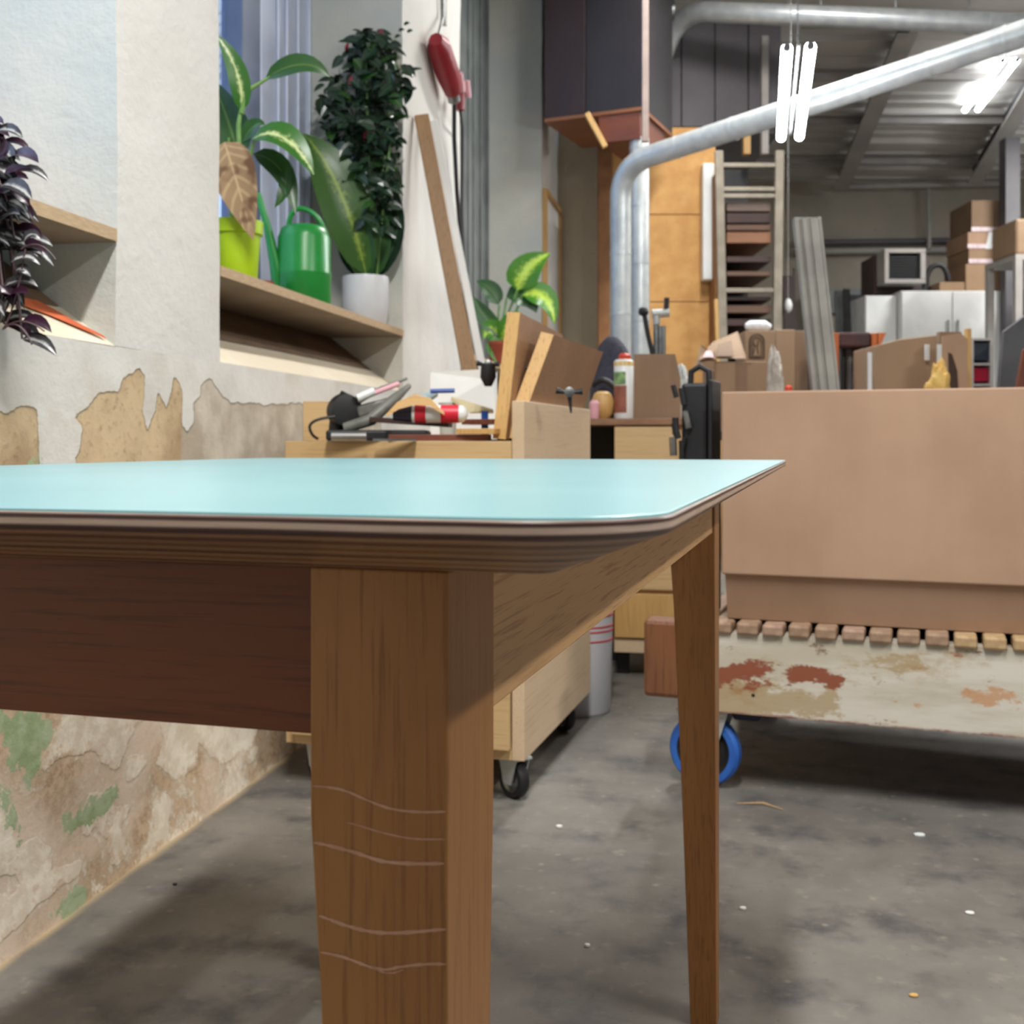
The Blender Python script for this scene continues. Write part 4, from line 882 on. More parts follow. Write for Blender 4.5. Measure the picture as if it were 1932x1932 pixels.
def wing(px, py, d, s, label):
    c = PX(px, py, d); th = thing('wing_bolt', c, label, 'clamp screw', 'clamp screws on the boards')
    mb = MB(); mb.tube([c+Vector((-.028*s, 0, .004)), c+Vector((-.012*s, 0, 0)), c+Vector((.012*s, 0, 0)), c+Vector((.028*s, 0, .002))], [.008*s, .004*s, .004*s, .008*s], 10); mb.build('wing', BLKP, th, smooth=True)
    mb = MB(); mb.lathe(c, [(.004*s, -.012), (.011*s, -.01), (.011*s, .008), (.005*s, .014)], 16, axis='Y'); mb.build('nut', STEEL, th, smooth=True)
    mb = MB(); mb.tube([c, c+Vector((.004, .0, -.045*s))], [.006*s, .002*s], 8); mb.build('pointer', BLKP, th, smooth=True)
    if 'left of the taller' in label: c = PX(921, 712, 2.5); mb = MB(); mb.tube([c+Vector((0, 0, .03)), c, c+Vector((0, 0, -.02))], [.016, .018, .008], 12); mb.build('knob', BLKP, th, smooth=True)
wing(1074, 740, 2.40, 1, 'black and chrome clamp screw on the shorter leaning board'); wing(984, 694, 2.52, .7, 'small chrome clamp screw between the two leaning boards'); wing(921, 688, 2.50, .9, 'black clamp screw left of the taller leaning board')
mb = MB(); A = PX(572, 829, 2.62); B = PX(624, 829, 2.62); mb.box(A.x, B.x, 2.62, 2.64, zt, zat(757, 2.62)); mb.build('plywood_offcut', BIRCH, label='upright square plywood piece at the left end of the rolling cabinet', cat='offcut', bevel=.001)
# white card leaning at the back
mb = MB(); mb.prism([PX(812, 829, 2.86), PX(812, 702, 2.92), PX(905, 697, 2.92), PX(912, 715, 2.92), PX(930, 716, 2.92), PX(938, 700, 2.92), PX(938, 829, 2.86)], (0, .006, 0))
mb.build('white_sheet', PAPER, label='white panel standing at the back of the rolling cabinet', cat='panel')
# electric hand tool
d = 2.52; tool = thing('hand_router', PX(680, 829, d), 'grey electric hand tool with black head on the rolling cabinet', 'power tool')
TG = M('tool_grey', (112, 112, 104), (92, 92, 86), 20, .45)
mb = MB(); c = PX(650, 775, d); mb.lathe(c, [(.02, -.025), (.036, -.022), (.040, 0), (.036, .022), (.02, .025)], 24, axis='Y', X=Matrix.Rotation(radians(25), 4, 'Z')); mb.tube([PX(632, 825, d), PX(640, 770, d), PX(655, 742, d)], [.016, .02, .014], 12); mb.build('head', BLKP, tool, smooth=True)
mb = MB(); mb.tube([PX(650, 808, d-.03), PX(700, 792, d-.03), PX(745, 752, d), PX(772, 728, d+.05)], [.012, .014, .012, .006], 12); mb.build('lower_arm', TG, tool, smooth=True)
mb = MB(); mb.tube([PX(668, 762, d+.03), PX(720, 732, d+.04), PX(768, 714, d+.06)], [.007, .005, .003], 8); mb.build('upper_arm', TG, tool, smooth=True)
mb = MB(); mb.bar(PX(672, 778, d), PX(740, 760, d+.03), .03, .028); mb.build('body', TG, tool, bevel=.006)
mb = MB(); mb.tube([PX(674, 752, d-.02), PX(706, 738, d-.01)], .010, 12); mb.build('white_cap', WHT, tool, smooth=True)
mb = MB(); mb.tube([PX(706, 742, d), PX(752, 724, d+.03)], .006, 8); mb.build('red_trigger', PINK, tool, smooth=True)
mb = MB(); mb.tube(bend(PX(632, 786, d-.05), PX(585, 790, d-.06), PX(584, 806, d-.06))+bend(PX(584, 806, d-.06), PX(586, 822, d-.06), PX(600, 828, d-.05))[1:], .0032, 8); mb.build('cable', BLKP, tool, smooth=True)
def simple(name, m, label, cat, group=None, bevel=0, smooth=False):
    def f(mb): return mb.build(name, m, label=label, cat=cat, group=group, bevel=bevel, smooth=smooth)
    return f
mb = MB(); p = PX(640, 829, 2.42); mb.box(p.x-.03, p.x+.19, 2.42, 2.56, zt, zt+.024); simple('shade_block', BLK, 'low black block standing in for the shade under the grey hand tool', 'shade block', bevel=.006)(mb)  # black block put in for the shade beneath the tool
mb = MB(); p = PX(625, 829, 2.38); mb.tube([(p.x, 2.385, zt+.0095), (p.x+.075, 2.385, zt+.0095)], .009, 16); simple('metal_bit', M('bright_steel', (210, 206, 200), (190, 186, 180), 20, .25, .9), 'short shiny metal cylinder at the front edge of the rolling cabinet', 'metal bit', smooth=True)(mb)
mb = MB(); p = PX(705, 829, 2.38); mb.box(p.x, p.x+.09, 2.365, 2.40, zt, zt+.005); simple('metal_strip', STEEL, 'flat steel strip beside the shiny metal cylinder', 'metal strip')(mb)
# wood scraps
for i, (a, b, dd, z0_, hh, m, lb) in enumerate(((735, 925, 2.42, 0, .014, REDW, 'reddish wood offcut lying lowest in the scrap pile'), (700, 850, 2.48, .03, .012, DKW, 'dark thin offcut under the tan veneer'), (868, 940, 2.40, .0145, .012, PINE, 'light offcut end next to the leaning boards'), (880, 940, 2.52, .037, .012, REDW, 'brown offcut near the foot of the leaning boards'))):
    A, B = PX(a, 829, dd), PX(b, 829, dd); mb = MB(); zz_ = zt+z0_+hh/2
    mb.bar((A.x, dd+.02, zz_+(.012 if i in (1,) else 0)), (B.x, dd-.005*i, zz_), .05, hh); simple('wood_offcut', m, lb, 'offcut', 'wood offcuts on the rolling cabinet', bevel=.001)(mb)
mb = MB(); d = 2.385; pts = [(728, 782), (750, 758), (782, 744), (812, 752), (838, 780)]; low = [(838, 783), (812, 766), (782, 764), (752, 772), (730, 786)]
mb.prism([PX(x, y, d) for (x, y) in pts+low], (.0, .012, .001)); simple('veneer_arch', wood('tan_veneer', (226, 186, 130), (212, 170, 112), (190, 146, 92), axis=0, scale=.4), 'curved tan veneer piece arching over the red cartridge', 'veneer')(mb)
ct = thing('cartridge', PX(815, 797, 2.42), 'red and white cartridge with dark end lying under the veneer arch', 'cartridge')
z = zat(781, 2.42)
def cyl(name, a, b, r, m, r2=None): 
    A, B = PX(a, 781, 2.42), PX(b, 781, 2.42); mb = MB(); mb.tube([(A.x, 2.42, z), (B.x, 2.42, z)], [r, r2 or r], 24); return mb.build(name, m, ct, smooth=True)
cyl('dark_nozzle', 742, 778, .014, M('dark_violet', (40, 36, 62), (30, 28, 48), 9, .4), .018); cyl('white_ring', 778, 783, .0195, PAPER); cyl('red_band', 783, 804, .0197, REDL); cyl('white_band', 804, 832, .0195, PAPER); cyl('red_label', 832, 866, .0197, REDL)
mb = MB(); A = PX(866, 781, 2.42); mb.tube([(A.x, 2.42, z), (A.x+.009, 2.42, z), (A.x+.016, 2.42, z), (A.x+.019, 2.42, z)], [.0195, .018, .012, .004], 24); mb.build('rounded_cap', WHT, ct, smooth=True)
mb = MB(); A, B = PX(812, 738, 2.62), PX(858, 737, 2.62); mb.tube([A, B], .0055, 10); simple('blue_marker', BLUEP, 'blue marker lying on top of the heap before the white panel', 'marker', smooth=True)(mb)
mb = MB(); A = PX(845, 829, 2.62); mb.lathe((A.x, 2.62, zt), [(.018, 0), (.022, .09), (.020, .09), (.016, .004)], 24); simple('clear_cup', M('milky_plastic', (206, 206, 198), (190, 190, 184), 6, .3), 'small milky cup beneath the blue marker', 'cup', smooth=True)(mb)
mb = MB(); mb.tube([PX(760, 790, 2.62), PX(790, 760, 2.66), PX(822, 741, 2.68)], [.012, .014, .010], 10); simple('rag', M('pale_blue_rag', (176, 196, 200), (156, 176, 182), 30, .9, bmp=.5), 'pale blue rag behind the veneer arch', 'rag', smooth=True)(mb)
mb = MB(); mb.prism([PX(852, 748, 2.60), PX(892, 762, 2.60), PX(930, 772, 2.58), PX(930, 778, 2.58), (PX(885, 778, 2.58)), PX(850, 756, 2.60)], (0, .09, .0)); simple('sanding_sheet', M('yellowish_sheet', (220, 208, 168), (206, 192, 150), 9, .8), 'creased yellowish sheet beside the leaning boards', 'sheet')(mb)
mb = MB(); A = PX(918, 829, 2.56); mb.box(A.x-.012, A.x+.004, 2.55, 2.57, zt, zt+.068); simple('blue_stub', BLUEP, 'small blue stub by the taller leaning board', 'stub')(mb)

# ================================================================ on the workbench
zb2 = .8395
cn = Vector((PX(1177, 0, 3.68).x, 3.68, zb2)); cs = thing('spray_can', cn, 'tall spray can with green and brown label and red cap on the workbench', 'spray can')
r = 18.5*3.68/K; hh = zat(682, 3.68)-zb2
mb = MB(); mb.lathe(cn, [(r*.94, 0), (r, .004), (r, hh), (r*.8, hh+.006)], 32); mb.build('can', WHT, cs, smooth=True, ang=50)
def wrap(name, a0, a1, z0_, z1_, m):
    mb = MB(); n = 10
    vs = [cn+Vector((r*1.01*cos(a0+(a1-a0)*i/n), r*1.01*sin(a0+(a1-a0)*i/n), z)) for z in (z0_, z1_) for i in range(n+1)]
    mb.add(vs, [(i, i+1, n+2+i, n+1+i) for i in range(n)]); mb.build(name, m, cs, smooth=True)
wrap('brown_label', radians(-180), radians(-80), .02, .11, M('label_brown', (150, 90, 72), (130, 76, 60), 30, .5)); wrap('green_label', radians(-180), radians(-85), .112, .155, M('label_green', (140, 176, 110), (90, 120, 90), 60, .5)); wrap('yellow_band', radians(-180), radians(0), hh-.016, hh-.001, M('label_yellow', (226, 196, 130), (214, 180, 110), 20, .5))
mb = MB(); mb.lathe(cn+Vector((.003, 0, hh+.0062)), [(r*.62, 0), (r*.62, .014), (r*.4, .020)], 20); mb.build('cap', M('orange_red_cap', (206, 70, 44), (190, 60, 36), 6, .4), cs, smooth=True)
oc = thing('open_carton', PX(1240, 790, 3.72), 'open brown carton standing behind the spray can', 'carton')
A, B = PX(1196, 0, 3.72).x, PX(1284, 0, 3.72).x
mb = MB(); mb.prism([(A, 3.72, zb2), (B, 3.72, zb2), (B, 3.72, zat(712, 3.72)), (B-.018, 3.72, zat(668, 3.72)), (A, 3.72, zat(668, 3.72))], (0, .006, 0)); mb.build('front_flap', CARDD, oc)
mb = MB(); mb.box(A, B, 3.727, 3.77, zb2, zat(730, 3.72)); mb.build('carton_body', CARD2, oc, bevel=.003)
# grey cap with black strap
c = Vector((PX(1150, 0, 3.85).x, 3.85, 0)); cp = thing('work_jacket', Vector((c.x, c.y, zb2)), 'crumpled dark grey jacket heaped between boards and spray can', 'jacket')
mb = MB(); vs = []; 
def jk(a, b):
    th, ph = a*2*pi, b*pi*.5; rr = 1+.12*noise.noise(Vector((cos(th)*2, sin(th)*2, b*4)))
    zt_ = zat(634, 3.85)
    return (c.x+.005+cos(th)*cos(ph)*.082*rr+.012*(1-b), c.y+sin(th)*cos(ph)*.07*rr, zb2+.001+(zt_-zb2)*(sin(ph)**.8))
mb.grid(jk, 36, 16); mb.build('cloth', DGREY, cp, smooth=True, ang=80)
mb = MB(); mb.tube(bend(PX(1118, 728, 3.75), PX(1140, 700, 3.73), PX(1166, 742, 3.73))+[PX(1160, 780, 3.73)], .010, 8); mb.build('strap', BLKP, cp, smooth=True)
mb = MB(); q = PX(1138, 757, 3.68); mb.lathe((q.x, 3.70, zb2), [(.02, 0), (.036, .02), (.040, .055), (.028, .085), (.016, .092)], 24); simple('wooden_knob', PINE, 'round tan wooden knob in front of the grey jacket', 'knob', smooth=True)(mb)
mb = MB(); q = PX(1122, 790, 3.62); mb.lathe((q.x, 3.63, zb2), [(.014, 0), (.017, .05), (.01, .06)], 16); simple('small_bottle', PINK, 'small pink bottle beside the tan wooden knob', 'bottle', smooth=True)(mb)
# steel clamp / drill stand
d = 4.1; st = thing('clamp_stand', PX(1238, 790, d), 'steel clamp stand with black ball lever behind the open carton', 'clamp')
mb = MB(); 
for px, wd in ((1238, .011), (1246, .008), (1252, .008)): q = PX(px, 0, d); mb.tube([(q.x, d, zb2), (q.x, d, zat(608 if px < 1240 else 615, d))], wd, 12)
mb.build('column', STEEL, st, smooth=True)
mb = MB(); mb.tube([PX(1230, 592, d), PX(1262, 590, d)], .016, 14); mb.tube([PX(1238, 590, d), PX(1239, 612, d)], .014, 12); mb.build('cross_head', GALV, st, smooth=True)
mb = MB(); mb.tube([PX(1215, 590, d-.01), PX(1222, 630, d-.01), PX(1232, 672, d-.01)], .009, 10); mb.lathe(PX(1214, 588, d-.01)-Vector((0, 0, .018)), [(.004, 0), (.016, .006), (.02, .018), (.016, .030), (.004, .036)], 16); mb.build('ball_lever', BLKP, st, smooth=True)
mb = MB(); mb.tube([PX(1258, 562, d), PX(1257, 586, d)], .010, 10); mb.build('grip', BLKP, st, smooth=True)
mb = MB(); crumple(mb, (PX(1284, 0, 4.1).x, 4.1, zb2), .034, .20, 3); mb.build('crumpled_bag', M('translucent_bag', (214, 216, 212), (176, 180, 176), 30, .3, bmp=.6, bd=.01), label='crumpled pale plastic bag right of the open carton', cat='bag', smooth=True)
# black tool bag standing on the trolley end
u0_, u1_ = TR.pxv(1285, v=.06), TR.pxv(1343, v=.06)
tb_ = thing('tool_bag', TR.w((u0_+u1_)/2, .12, .375), 'tall black tool bag standing on the trolley, left of the big box', 'tool bag')
mb = MB(TR); mb.box(u0_, u1_-.012, .06, .18, .3755, zf(1320, 722, .06)); mb.build('bag_body', BLKP, tb_, bevel=.008)
mb = MB(TR); mb.box(u1_-.010, u1_, .065, .175, .3755, zf(1335, 716, .06)); mb.build('side_pocket', BLK, tb_, bevel=.003)
mb = MB(TR); zc = zf(1313, 704, .06); uc = (u0_+u1_)/2; mb.tube([(uc-.022, .10, zc-.03), (uc-.02, .10, zc+.006), (uc, .10, zc+.018), (uc+.02, .10, zc+.006), (uc+.022, .10, zc-.03)], .007, 10); mb.build('handle', BLK, tb_, smooth=True)
for k in range(9):
    mb = MB(TR); a = rng.uniform(u0_-.018, u0_+.012); z_ = zf(1300, rng.uniform(725, 840), .06); mb.tube([(a, .05, z_), (a+rng.uniform(-.006, .01), .052, z_-rng.uniform(.02, .05))], rng.uniform(.005, .009), 8)
    mb.build('strap_end', [BLK, BLKP, STEEL][k % 3], tb_, smooth=True)

# ================================================================ packing table behind the big box with cartons
pk = thing('packing_table', (1.7, 4.3, 0), 'grey packing table behind the big box carrying the cartons', 'table'); zp = .80
mb = MB(); mb.box(.76, 3.1, 3.85, 5.35, zp-.03, zp); mb.build('tabletop', DARKP, pk)
for x in (.80, 3.02):
    for y in (3.9, 5.26): mb = MB(); mb.box(x, x+.05, y, y+.05, 0, zp-.0305); mb.build('leg', BEAM, pk)
zp += .0005
def carton(name, px0, px1, py1, d, depth, label, m=CARD2, taper=0, tape=True, lift=0, side=0):
    a, b = PX(px0, 0, d).x, PX(px1, 0, d).x; zz1 = zat(py1, d); z0_ = zp+lift
    th = thing(name, ((a+b)/2, d+depth/2, z0_), label, 'carton', 'cartons in the background')
    mb = MB(); mb.box(a, b, d, d+depth, z0_, zz1); mb.build('carton_body', m, th, bevel=.003)
    if tape:
        w_ = (b-a); mb = MB(); mb.box(a+w_*.38, a+w_*.62, d-.001, d-.0002, z0_+.001, zz1-.002); mb.build('tape', CARDD, th)
    return th, a, b, zz1
th, a, b, z1 = carton('taped_carton', 1350, 1447, 682, 4.1, .28, 'taped brown carton with open flaps, nearest behind the big box')
def flap(pts, t=(0, .004, 0), m=CARD2, par=th, nm='flap'):
    mb = MB(); mb.prism([PX(*p) for p in pts], t); return mb.build(nm, m, par)
flap([(1318, 678, 4.08), (1408, 676, 4.08), (1392, 625, 4.27), (1345, 645, 4.25)])
flap([(1310, 700, 4.08), (1349, 700, 4.08), (1349, 668, 4.09), (1322, 650, 4.15)])
mb = MB(); mb.prism([PX(1324, 674, 4.079), PX(1348, 674, 4.079), PX(1342, 662, 4.11), PX(1334, 661, 4.115)], (0, -.001, 0)); mb.build('red_mark', RED, th)
mb = MB(); mb.prism([PX(1352, 672, 4.08), PX(1384, 672, 4.08), PX(1380, 642, 4.17), PX(1354, 650, 4.15)], (0, -.002, 0)); mb.build('tape_strip', CARDD, th)
for (x0, x1) in ((1390, 1398), (1401, 1408), (1411, 1418)): flap([(x0, 688, 4.0985), (x1, 688, 4.0985), (x1, 684, 4.0985), (x0, 684, 4.0985)], (0, -.0006, 0), CARDD, nm='print_mark')
th, a, b, z1 = carton('printed_carton', 1406, 1462, 624, 4.55, .2, 'brown carton with arched dark emblem, under the bubble wrap', tape=False)
INK = M('dark_print', (84, 66, 54), (70, 56, 46), 30, .8)
def arch(mb, r0, z0_, z1_, t, cx, d):
    pts = [PX(cx-r0, z1_, d), PX(cx-r0, z0_, d)]+[PX(cx-r0*cos(pi*k/10), z0_-r0*sin(pi*k/10), d) for k in range(1, 10)]+[PX(cx+r0, z0_, d), PX(cx+r0, z1_, d), PX(cx-r0, z1_, d)]
    mb.tube(pts, t, 4, cap=False)
mb = MB(); arch(mb, 13.5, 644, 675, .0034, 1428, 4.545); arch(mb, 9.0, 646, 672, .002, 1428, 4.545)
mb.tube([PX(1421, 668, 4.549), PX(1424, 655, 4.549), PX(1422, 645, 4.549)], .0025, 4); mb.tube([PX(1431, 668, 4.549), PX(1428, 655, 4.549), PX(1431, 643, 4.549)], .0025, 4); mb.tube([PX(1421, 652, 4.549), PX(1431, 652, 4.549)], .0018, 4)
mb.build('emblem', INK, th, label='dark arched emblem')
mb = MB(); q = PX(1429, 0, 4.62); z_ = zat(623, 4.55); mb.tube([(q.x-.05, 4.62, z_+.022), (q.x-.03, 4.62, z_+.026), (q.x+.03, 4.62, z_+.024), (q.x+.055, 4.62, z_+.018)], [.012, .022, .024, .012], 16)
mb.build('bubble_wrap_roll', M('bubble_wrap', (228, 230, 232), (206, 210, 212), 60, .3, bmp=.5, bd=.004), label='white bubble wrap roll lying on the printed carton', cat='bubble wrap', smooth=True)
carton('tall_carton', 1464, 1500, 622, 4.8, .28, 'tall plain carton left of the grey metal profiles', CARD2, tape=False)
carton('narrow_carton', 1500, 1524, 624, 4.85, .28, 'narrow darker carton directly behind the grey profiles', CARDD, tape=False)  # narrow carton in the darker cardboard colour
mb = MB(); crumple(mb, (PX(1461, 0, 4.45).x, 4.45, zp), .030, .34, 7)
mb.build('plastic_film', M('clear_film', (206, 200, 190), (170, 160, 146), 24, .2, bmp=.7, bd=.01), label='crumpled clear film bundle standing beside the printed carton', cat='film', smooth=True)
mb = MB(); mb.lathe((PX(1488, 0, 3.95).x, 3.95, zp), [(.014, 0), (.014, .13), (.013, .157), (.006, .165)], 16); mb.build('orange_cap_tube', M('orange_cap', (226, 84, 52), (210, 72, 40), 6, .4), label='orange capped tube just above the big box edge', cat='tube', smooth=True)
# grey profiles
gp = thing('metal_profile_bundle', PX(1550, 735, 4.0), 'three grey metal profiles standing upright and slightly tilted', 'profiles')
for (xt, xb_, w_, dd) in ((1503, 1538, 15, 4.0), (1517, 1552, 15, 3.985), (1536, 1571, 24, 3.99)):
    p, q = PX(xt, 412, dd), PX(xb_, 735, dd); t = (q-p).normalized(); q = p+t*((p.z-zp)/-t.z); w2 = w_*dd/K
    mb = MB(); mb.bar(p, q, w2*.9, .03, up=(0, -1, 0)); off = Vector((w2*.35, -.017, 0)); mb.bar(p+off, q+off, w2*.18, .006, up=(0, -1, 0)); mb.bar(p-off+Vector((0, -.034, 0)), q-off+Vector((0, -.034, 0)), w2*.18, .006, up=(0, -1, 0))
    mb.build('profile', ALU, gp, bevel=.001)
# dark wooden stool upside with orange legs
so = thing('stacked_stool', PX(1612, 735, 4.6), 'dark brown object with orange wooden legs right of the grey profiles', 'stool')
OR = wood('orange_leg', (190, 104, 52), (170, 88, 40), (130, 62, 30), axis=2, scale=.5); d = 4.6
for (xa_, xb_) in ((1571, 1583), (1646, 1658)): mb = MB(); mb.box(PX(xa_, 0, d).x, PX(xb_, 0, d).x, d, d+.04, zp, zat(628, d)); mb.build('leg', OR, so, bevel=.003)
mb = MB(); mb.prism([PX(1655, 628, d), PX(1672, 628, d), PX(1658, 660, d), PX(1655, 660, d)], (0, .03, 0)); mb.build('brace', OR, so)
mb = MB(); mb.box(PX(1583, 0, d).x, PX(1646, 0, d).x, d+.01, d+.3, zat(655, d), zat(626, d)); mb.build('seat', M('oxblood', (66, 34, 34), (48, 26, 28), 9, .5), so, bevel=.01)
for i, (x, w_) in enumerate(((1592, 10), (1604, 12), (1618, 16), (1634, 10))): mb = MB(); mb.tube([PX(x, 655, d+.1), (PX(x+rng.uniform(-8, 8), 0, d+.1).x, d+.1, zp)], w_*.5*d/K, 10); mb.build('rung', [BLKP, M('grey_tube%d' % i, (110, 106, 106), (80, 78, 80), 9, .4), DKW, BLKP][i], so)
mb = MB(); q = PX(1641, 0, 4.22); mb.tube([(q.x, 4.22, zp), (q.x, 4.22, zat(665, 4.22))], .008, 10); mb.build('white_tube', WHT, label='thin white tube standing by the orange stool leg', cat='tube', smooth=True)
# slanted cartons
mb = MB(); mb.prism([(PX(1652, 0, 4.3).x, 4.3, zp), (PX(1768, 0, 4.3).x, 4.3, zp), PX(1768, 632, 4.3), PX(1700, 640, 4.3), PX(1652, 652, 4.3)], (0, .28, 0)); mb.build('slanted_carton', CARD2, label='wide carton with slanted top in front of the white cupboards', cat='carton', bevel=.003)
bt = thing('bent_cardboard', PX(1800, 735, 4.1), 'bent upright cardboard sheet with painted dark opening, right of the slanted carton', 'cardboard')
a, b = PX(1776, 0, 4.1).x, PX(1826, 0, 4.1).x
mb = MB(); mb.prism([(a, 4.1, zp), (b, 4.1, zp), PX(1826, 640, 4.1), PX(1812, 628, 4.1), PX(1778, 634, 4.1)], (0, .008, 0)); mb.build('sheet', CARD, bt)
mb = MB(); o_ = [PX(1790, 735, 4.099), PX(1808, 735, 4.099), PX(1806, 700, 4.099), PX(1796, 668, 4.099), PX(1789, 665, 4.099)]; mb.prism(o_[::-1], (0, -.002, 0)); mb.build('opening_shade', M('recess_shade', (70, 52, 40), (54, 40, 32), 9, .8), bt)  # flat dark patch painted on for the shade inside the opening
mb = MB(); mb.box(PX(1765, 0, 4.2).x, PX(1806, 0, 4.2).x, 4.16, 4.19, zat(650, 4.2), zat(628, 4.2)); mb.build('folded_lip', CARDD, bt)
mb = MB(); q = PX(1770, 0, 4.0); crumple(mb, (q.x, 4.0, zp), .042, .24, 11); mb.build('yellow_bag', M('yellow_paper', (222, 184, 104), (206, 164, 84), 14, .7, bmp=.5, bd=.006), label='crumpled yellow paper bag before the slanted carton', cat='bag', smooth=True)
mb = MB(); q = PX(1749, 0, 4.28); mb.box(q.x-.008, q.x+.006, 4.27, 4.285, zat(680, 4.28), zat(650, 4.28)); mb.build('white_tag', WHT, label='small white tag on the slanted carton', cat='tag')
mb = MB(); a = PX(1829, 0, 4.3); mb.box(a.x-.008, a.x+.008, 4.3, 4.33, zp, zat(620, 4.3)); mb.build('thin_batten', PINE, label='thin pale batten standing left of the red drawer rack', cat='batten')
dr = thing('drawer_rack', PX(1852, 735, 4.9), 'small grey rack holding a dark bin above a red bin', 'rack'); d = 4.9
a, b = PX(1832, 0, d).x, PX(1874, 0, d).x
mb = MB(); mb.box(a, a+.012, d, d+.3, zp, zat(638, d)); mb.box(b-.012, b, d, d+.3, zp, zat(638, d))
for y in (638, 685, 724): mb.box(a+.012, b-.012, d, d+.3, zat(y+4, d), zat(y, d))
mb.build('rack_frame', BEAML, dr)
mb = MB(); mb.box(a+.014, b-.014, d+.01, d+.28, zat(680, d), zat(646, d)); mb.build('dark_bin', M('dark_blue_bin', (44, 54, 62), (34, 42, 50), 8, .4), dr, bevel=.004)
mb = MB(); mb.box(a+.014, b-.014, d+.01, d+.28, zat(720, d), zat(693, d)); mb.build('red_bin', M('crimson_bin', (164, 20, 48), (140, 16, 40), 8, .4), dr, bevel=.004)
mb = MB(); mb.prism([(PX(1878, 0, 4.6).x, 4.6, zp), (PX(1990, 0, 4.6).x, 4.6, zp), PX(1990, 560, 4.6), PX(1932, 598, 4.6), PX(1895, 625, 4.6)], (0, .03, 0)); mb.build('charcoal_panel', M('charcoal_board', (84, 84, 86), (68, 68, 72), 4, .6), label='charcoal panel with slanted top at the right edge', cat='panel')
mb = MB(); mb.prism([(PX(1905, 0, 4.2).x, 4.2, zp), (PX(1950, 0, 4.2).x, 4.2, zp), PX(1950, 650, 4.2), PX(1932, 660, 4.2)], (0, .02, 0)); mb.build('broken_board', REDW, label='broken brown board before the charcoal panel', cat='board')

# ================================================================ far end of the hall
def cupboard(px0, px1, py, d, doors, label):
    a, b = PX(px0, 0, d).x, PX(px1, 0, d).x; z1 = zat(py, d); th = thing('white_cupboard', ((a+b)/2, d+.3, 0), label, 'cupboard', 'white cupboards at the back')
    mb = MB(); mb.box(a, b, d+.021, d+.6, 0, z1); mb.build('carcass', WHT, th, bevel=.003)
    n = doors
    for i in range(n):
        x0, x1 = a+(b-a)*i/n+.004, a+(b-a)*(i+1)/n-.004; mb = MB(); mb.box(x0, x1, d, d+.02, .1, z1-.005); o = mb.build('door', WHT, th, bevel=.003)
        if n > 1:
            hx = x1-.035 if i == 0 else x0+.035; mb = MB(); mb.tube([(hx, d-.014, zat(634, d)), (hx, d-.014, zat(604, d))], .008, 8); mb.build('handle', STEEL, o)
    return z1
cupboard(1633, 1692, 557, 9.1, 1, 'narrow white cupboard, left and lower of the two'); zc = cupboard(1701, 1893, 548, 9.0, 2, 'wide two-door white cupboard under the carton stack')
d = 9.2
shf = PX(1700, 0, d); mb = MB(); mb.box(PX(1703, 0, d).x-.22, PX(1758, 0, d).x, 9.25, 9.6, zc+.002, zat(480, d)); mb.build('dark_crate', DKW, label='dark crate behind the heater on top of the white cupboards', cat='crate', bevel=.004)
ht = thing('fan_heater', PX(1702, 548, 9.1), 'grey framed fan heater with dark louvres above the white cupboards', 'heater'); a, b = PX(1663, 0, 9.1).x, PX(1740, 0, 9.1).x
mb = MB(); zl, zh = zat(537, 9.1), zat(472, 9.1); f_ = .035
mb.box(a, b, 9.02, 9.22, zl, zl+f_); mb.box(a, b, 9.02, 9.22, zh-f_, zh); mb.box(a, a+f_, 9.02, 9.22, zl+f_, zh-f_); mb.box(b-f_*1.2, b, 9.02, 9.22, zl+f_, zh-f_); mb.build('casing', BEAML, ht, bevel=.004)
mb = MB(); mb.box(a+f_, b-f_*1.2, 9.10, 9.21, zl+f_, zh-f_); mb.build('core', BLKP, ht)
mb = MB()
for i in range(9): z_ = zl+f_+.012+i*(zh-zl-2*f_)/9; mb.box(a+f_, b-f_*1.2, 9.05, 9.08, z_, z_+.010)
mb.build('louvre', BLKP, ht, kind='stuff')
mb = MB(); mb.tube(bend(PX(1745, 545, 9.1), PX(1748, 500, 9.1), PX(1770, 500, 9.1))+bend(PX(1770, 500, 9.1), PX(1785, 500, 9.1), PX(1790, 530, 9.1))[1:], .022, 10); mb.build('dark_hose', BLKP, label='dark curved hose right of the fan heater', cat='hose', smooth=True)
z_ = zc+.001
cst = [(1822, 1911, 498, 'carton lowest in the stack on the wide cupboard', CARD2), (1828, 1902, 470, 'flat carton second from the bottom of the wrapped stack', CARD2), (1826, 1903, 438, 'taped carton third from the bottom of the wrapped stack', CARD), (1833, 1908, 378, 'plain carton topmost on the stack', CARDD)]
FILM = M('shiny_film', (226, 208, 212), (200, 176, 180), 30, .25)
for (x0, x1, yt, lb, m) in cst:
    a, b = PX(x0, 0, 9.05).x, PX(x1, 0, 9.05).x; zt_ = zat(yt, 9.05); th = thing('stacked_carton', ((a+b)/2, 9.3, z_), lb, 'carton', 'cartons stacked on the cupboard')
    mb = MB(); mb.box(a, b, 9.05, 9.5, z_, zt_); mb.build('carton_body', m, th, bevel=.004)
    if yt in (470, 438, 378): mb = MB(); mb.box(a-.002, b+.002, 9.046, 9.0495, z_+.005, z_+.04); mb.build('film_band', FILM, th)
    if yt == 438: mb = MB(); mb.prism([(a+.14, 9.044, z_), (a+.19, 9.044, z_), (a+.2, 9.044, zt_), (a+.17, 9.044, zt_)], (0, .002, 0)); mb.build('tape', WHT, th)
    z_ = zt_+.001
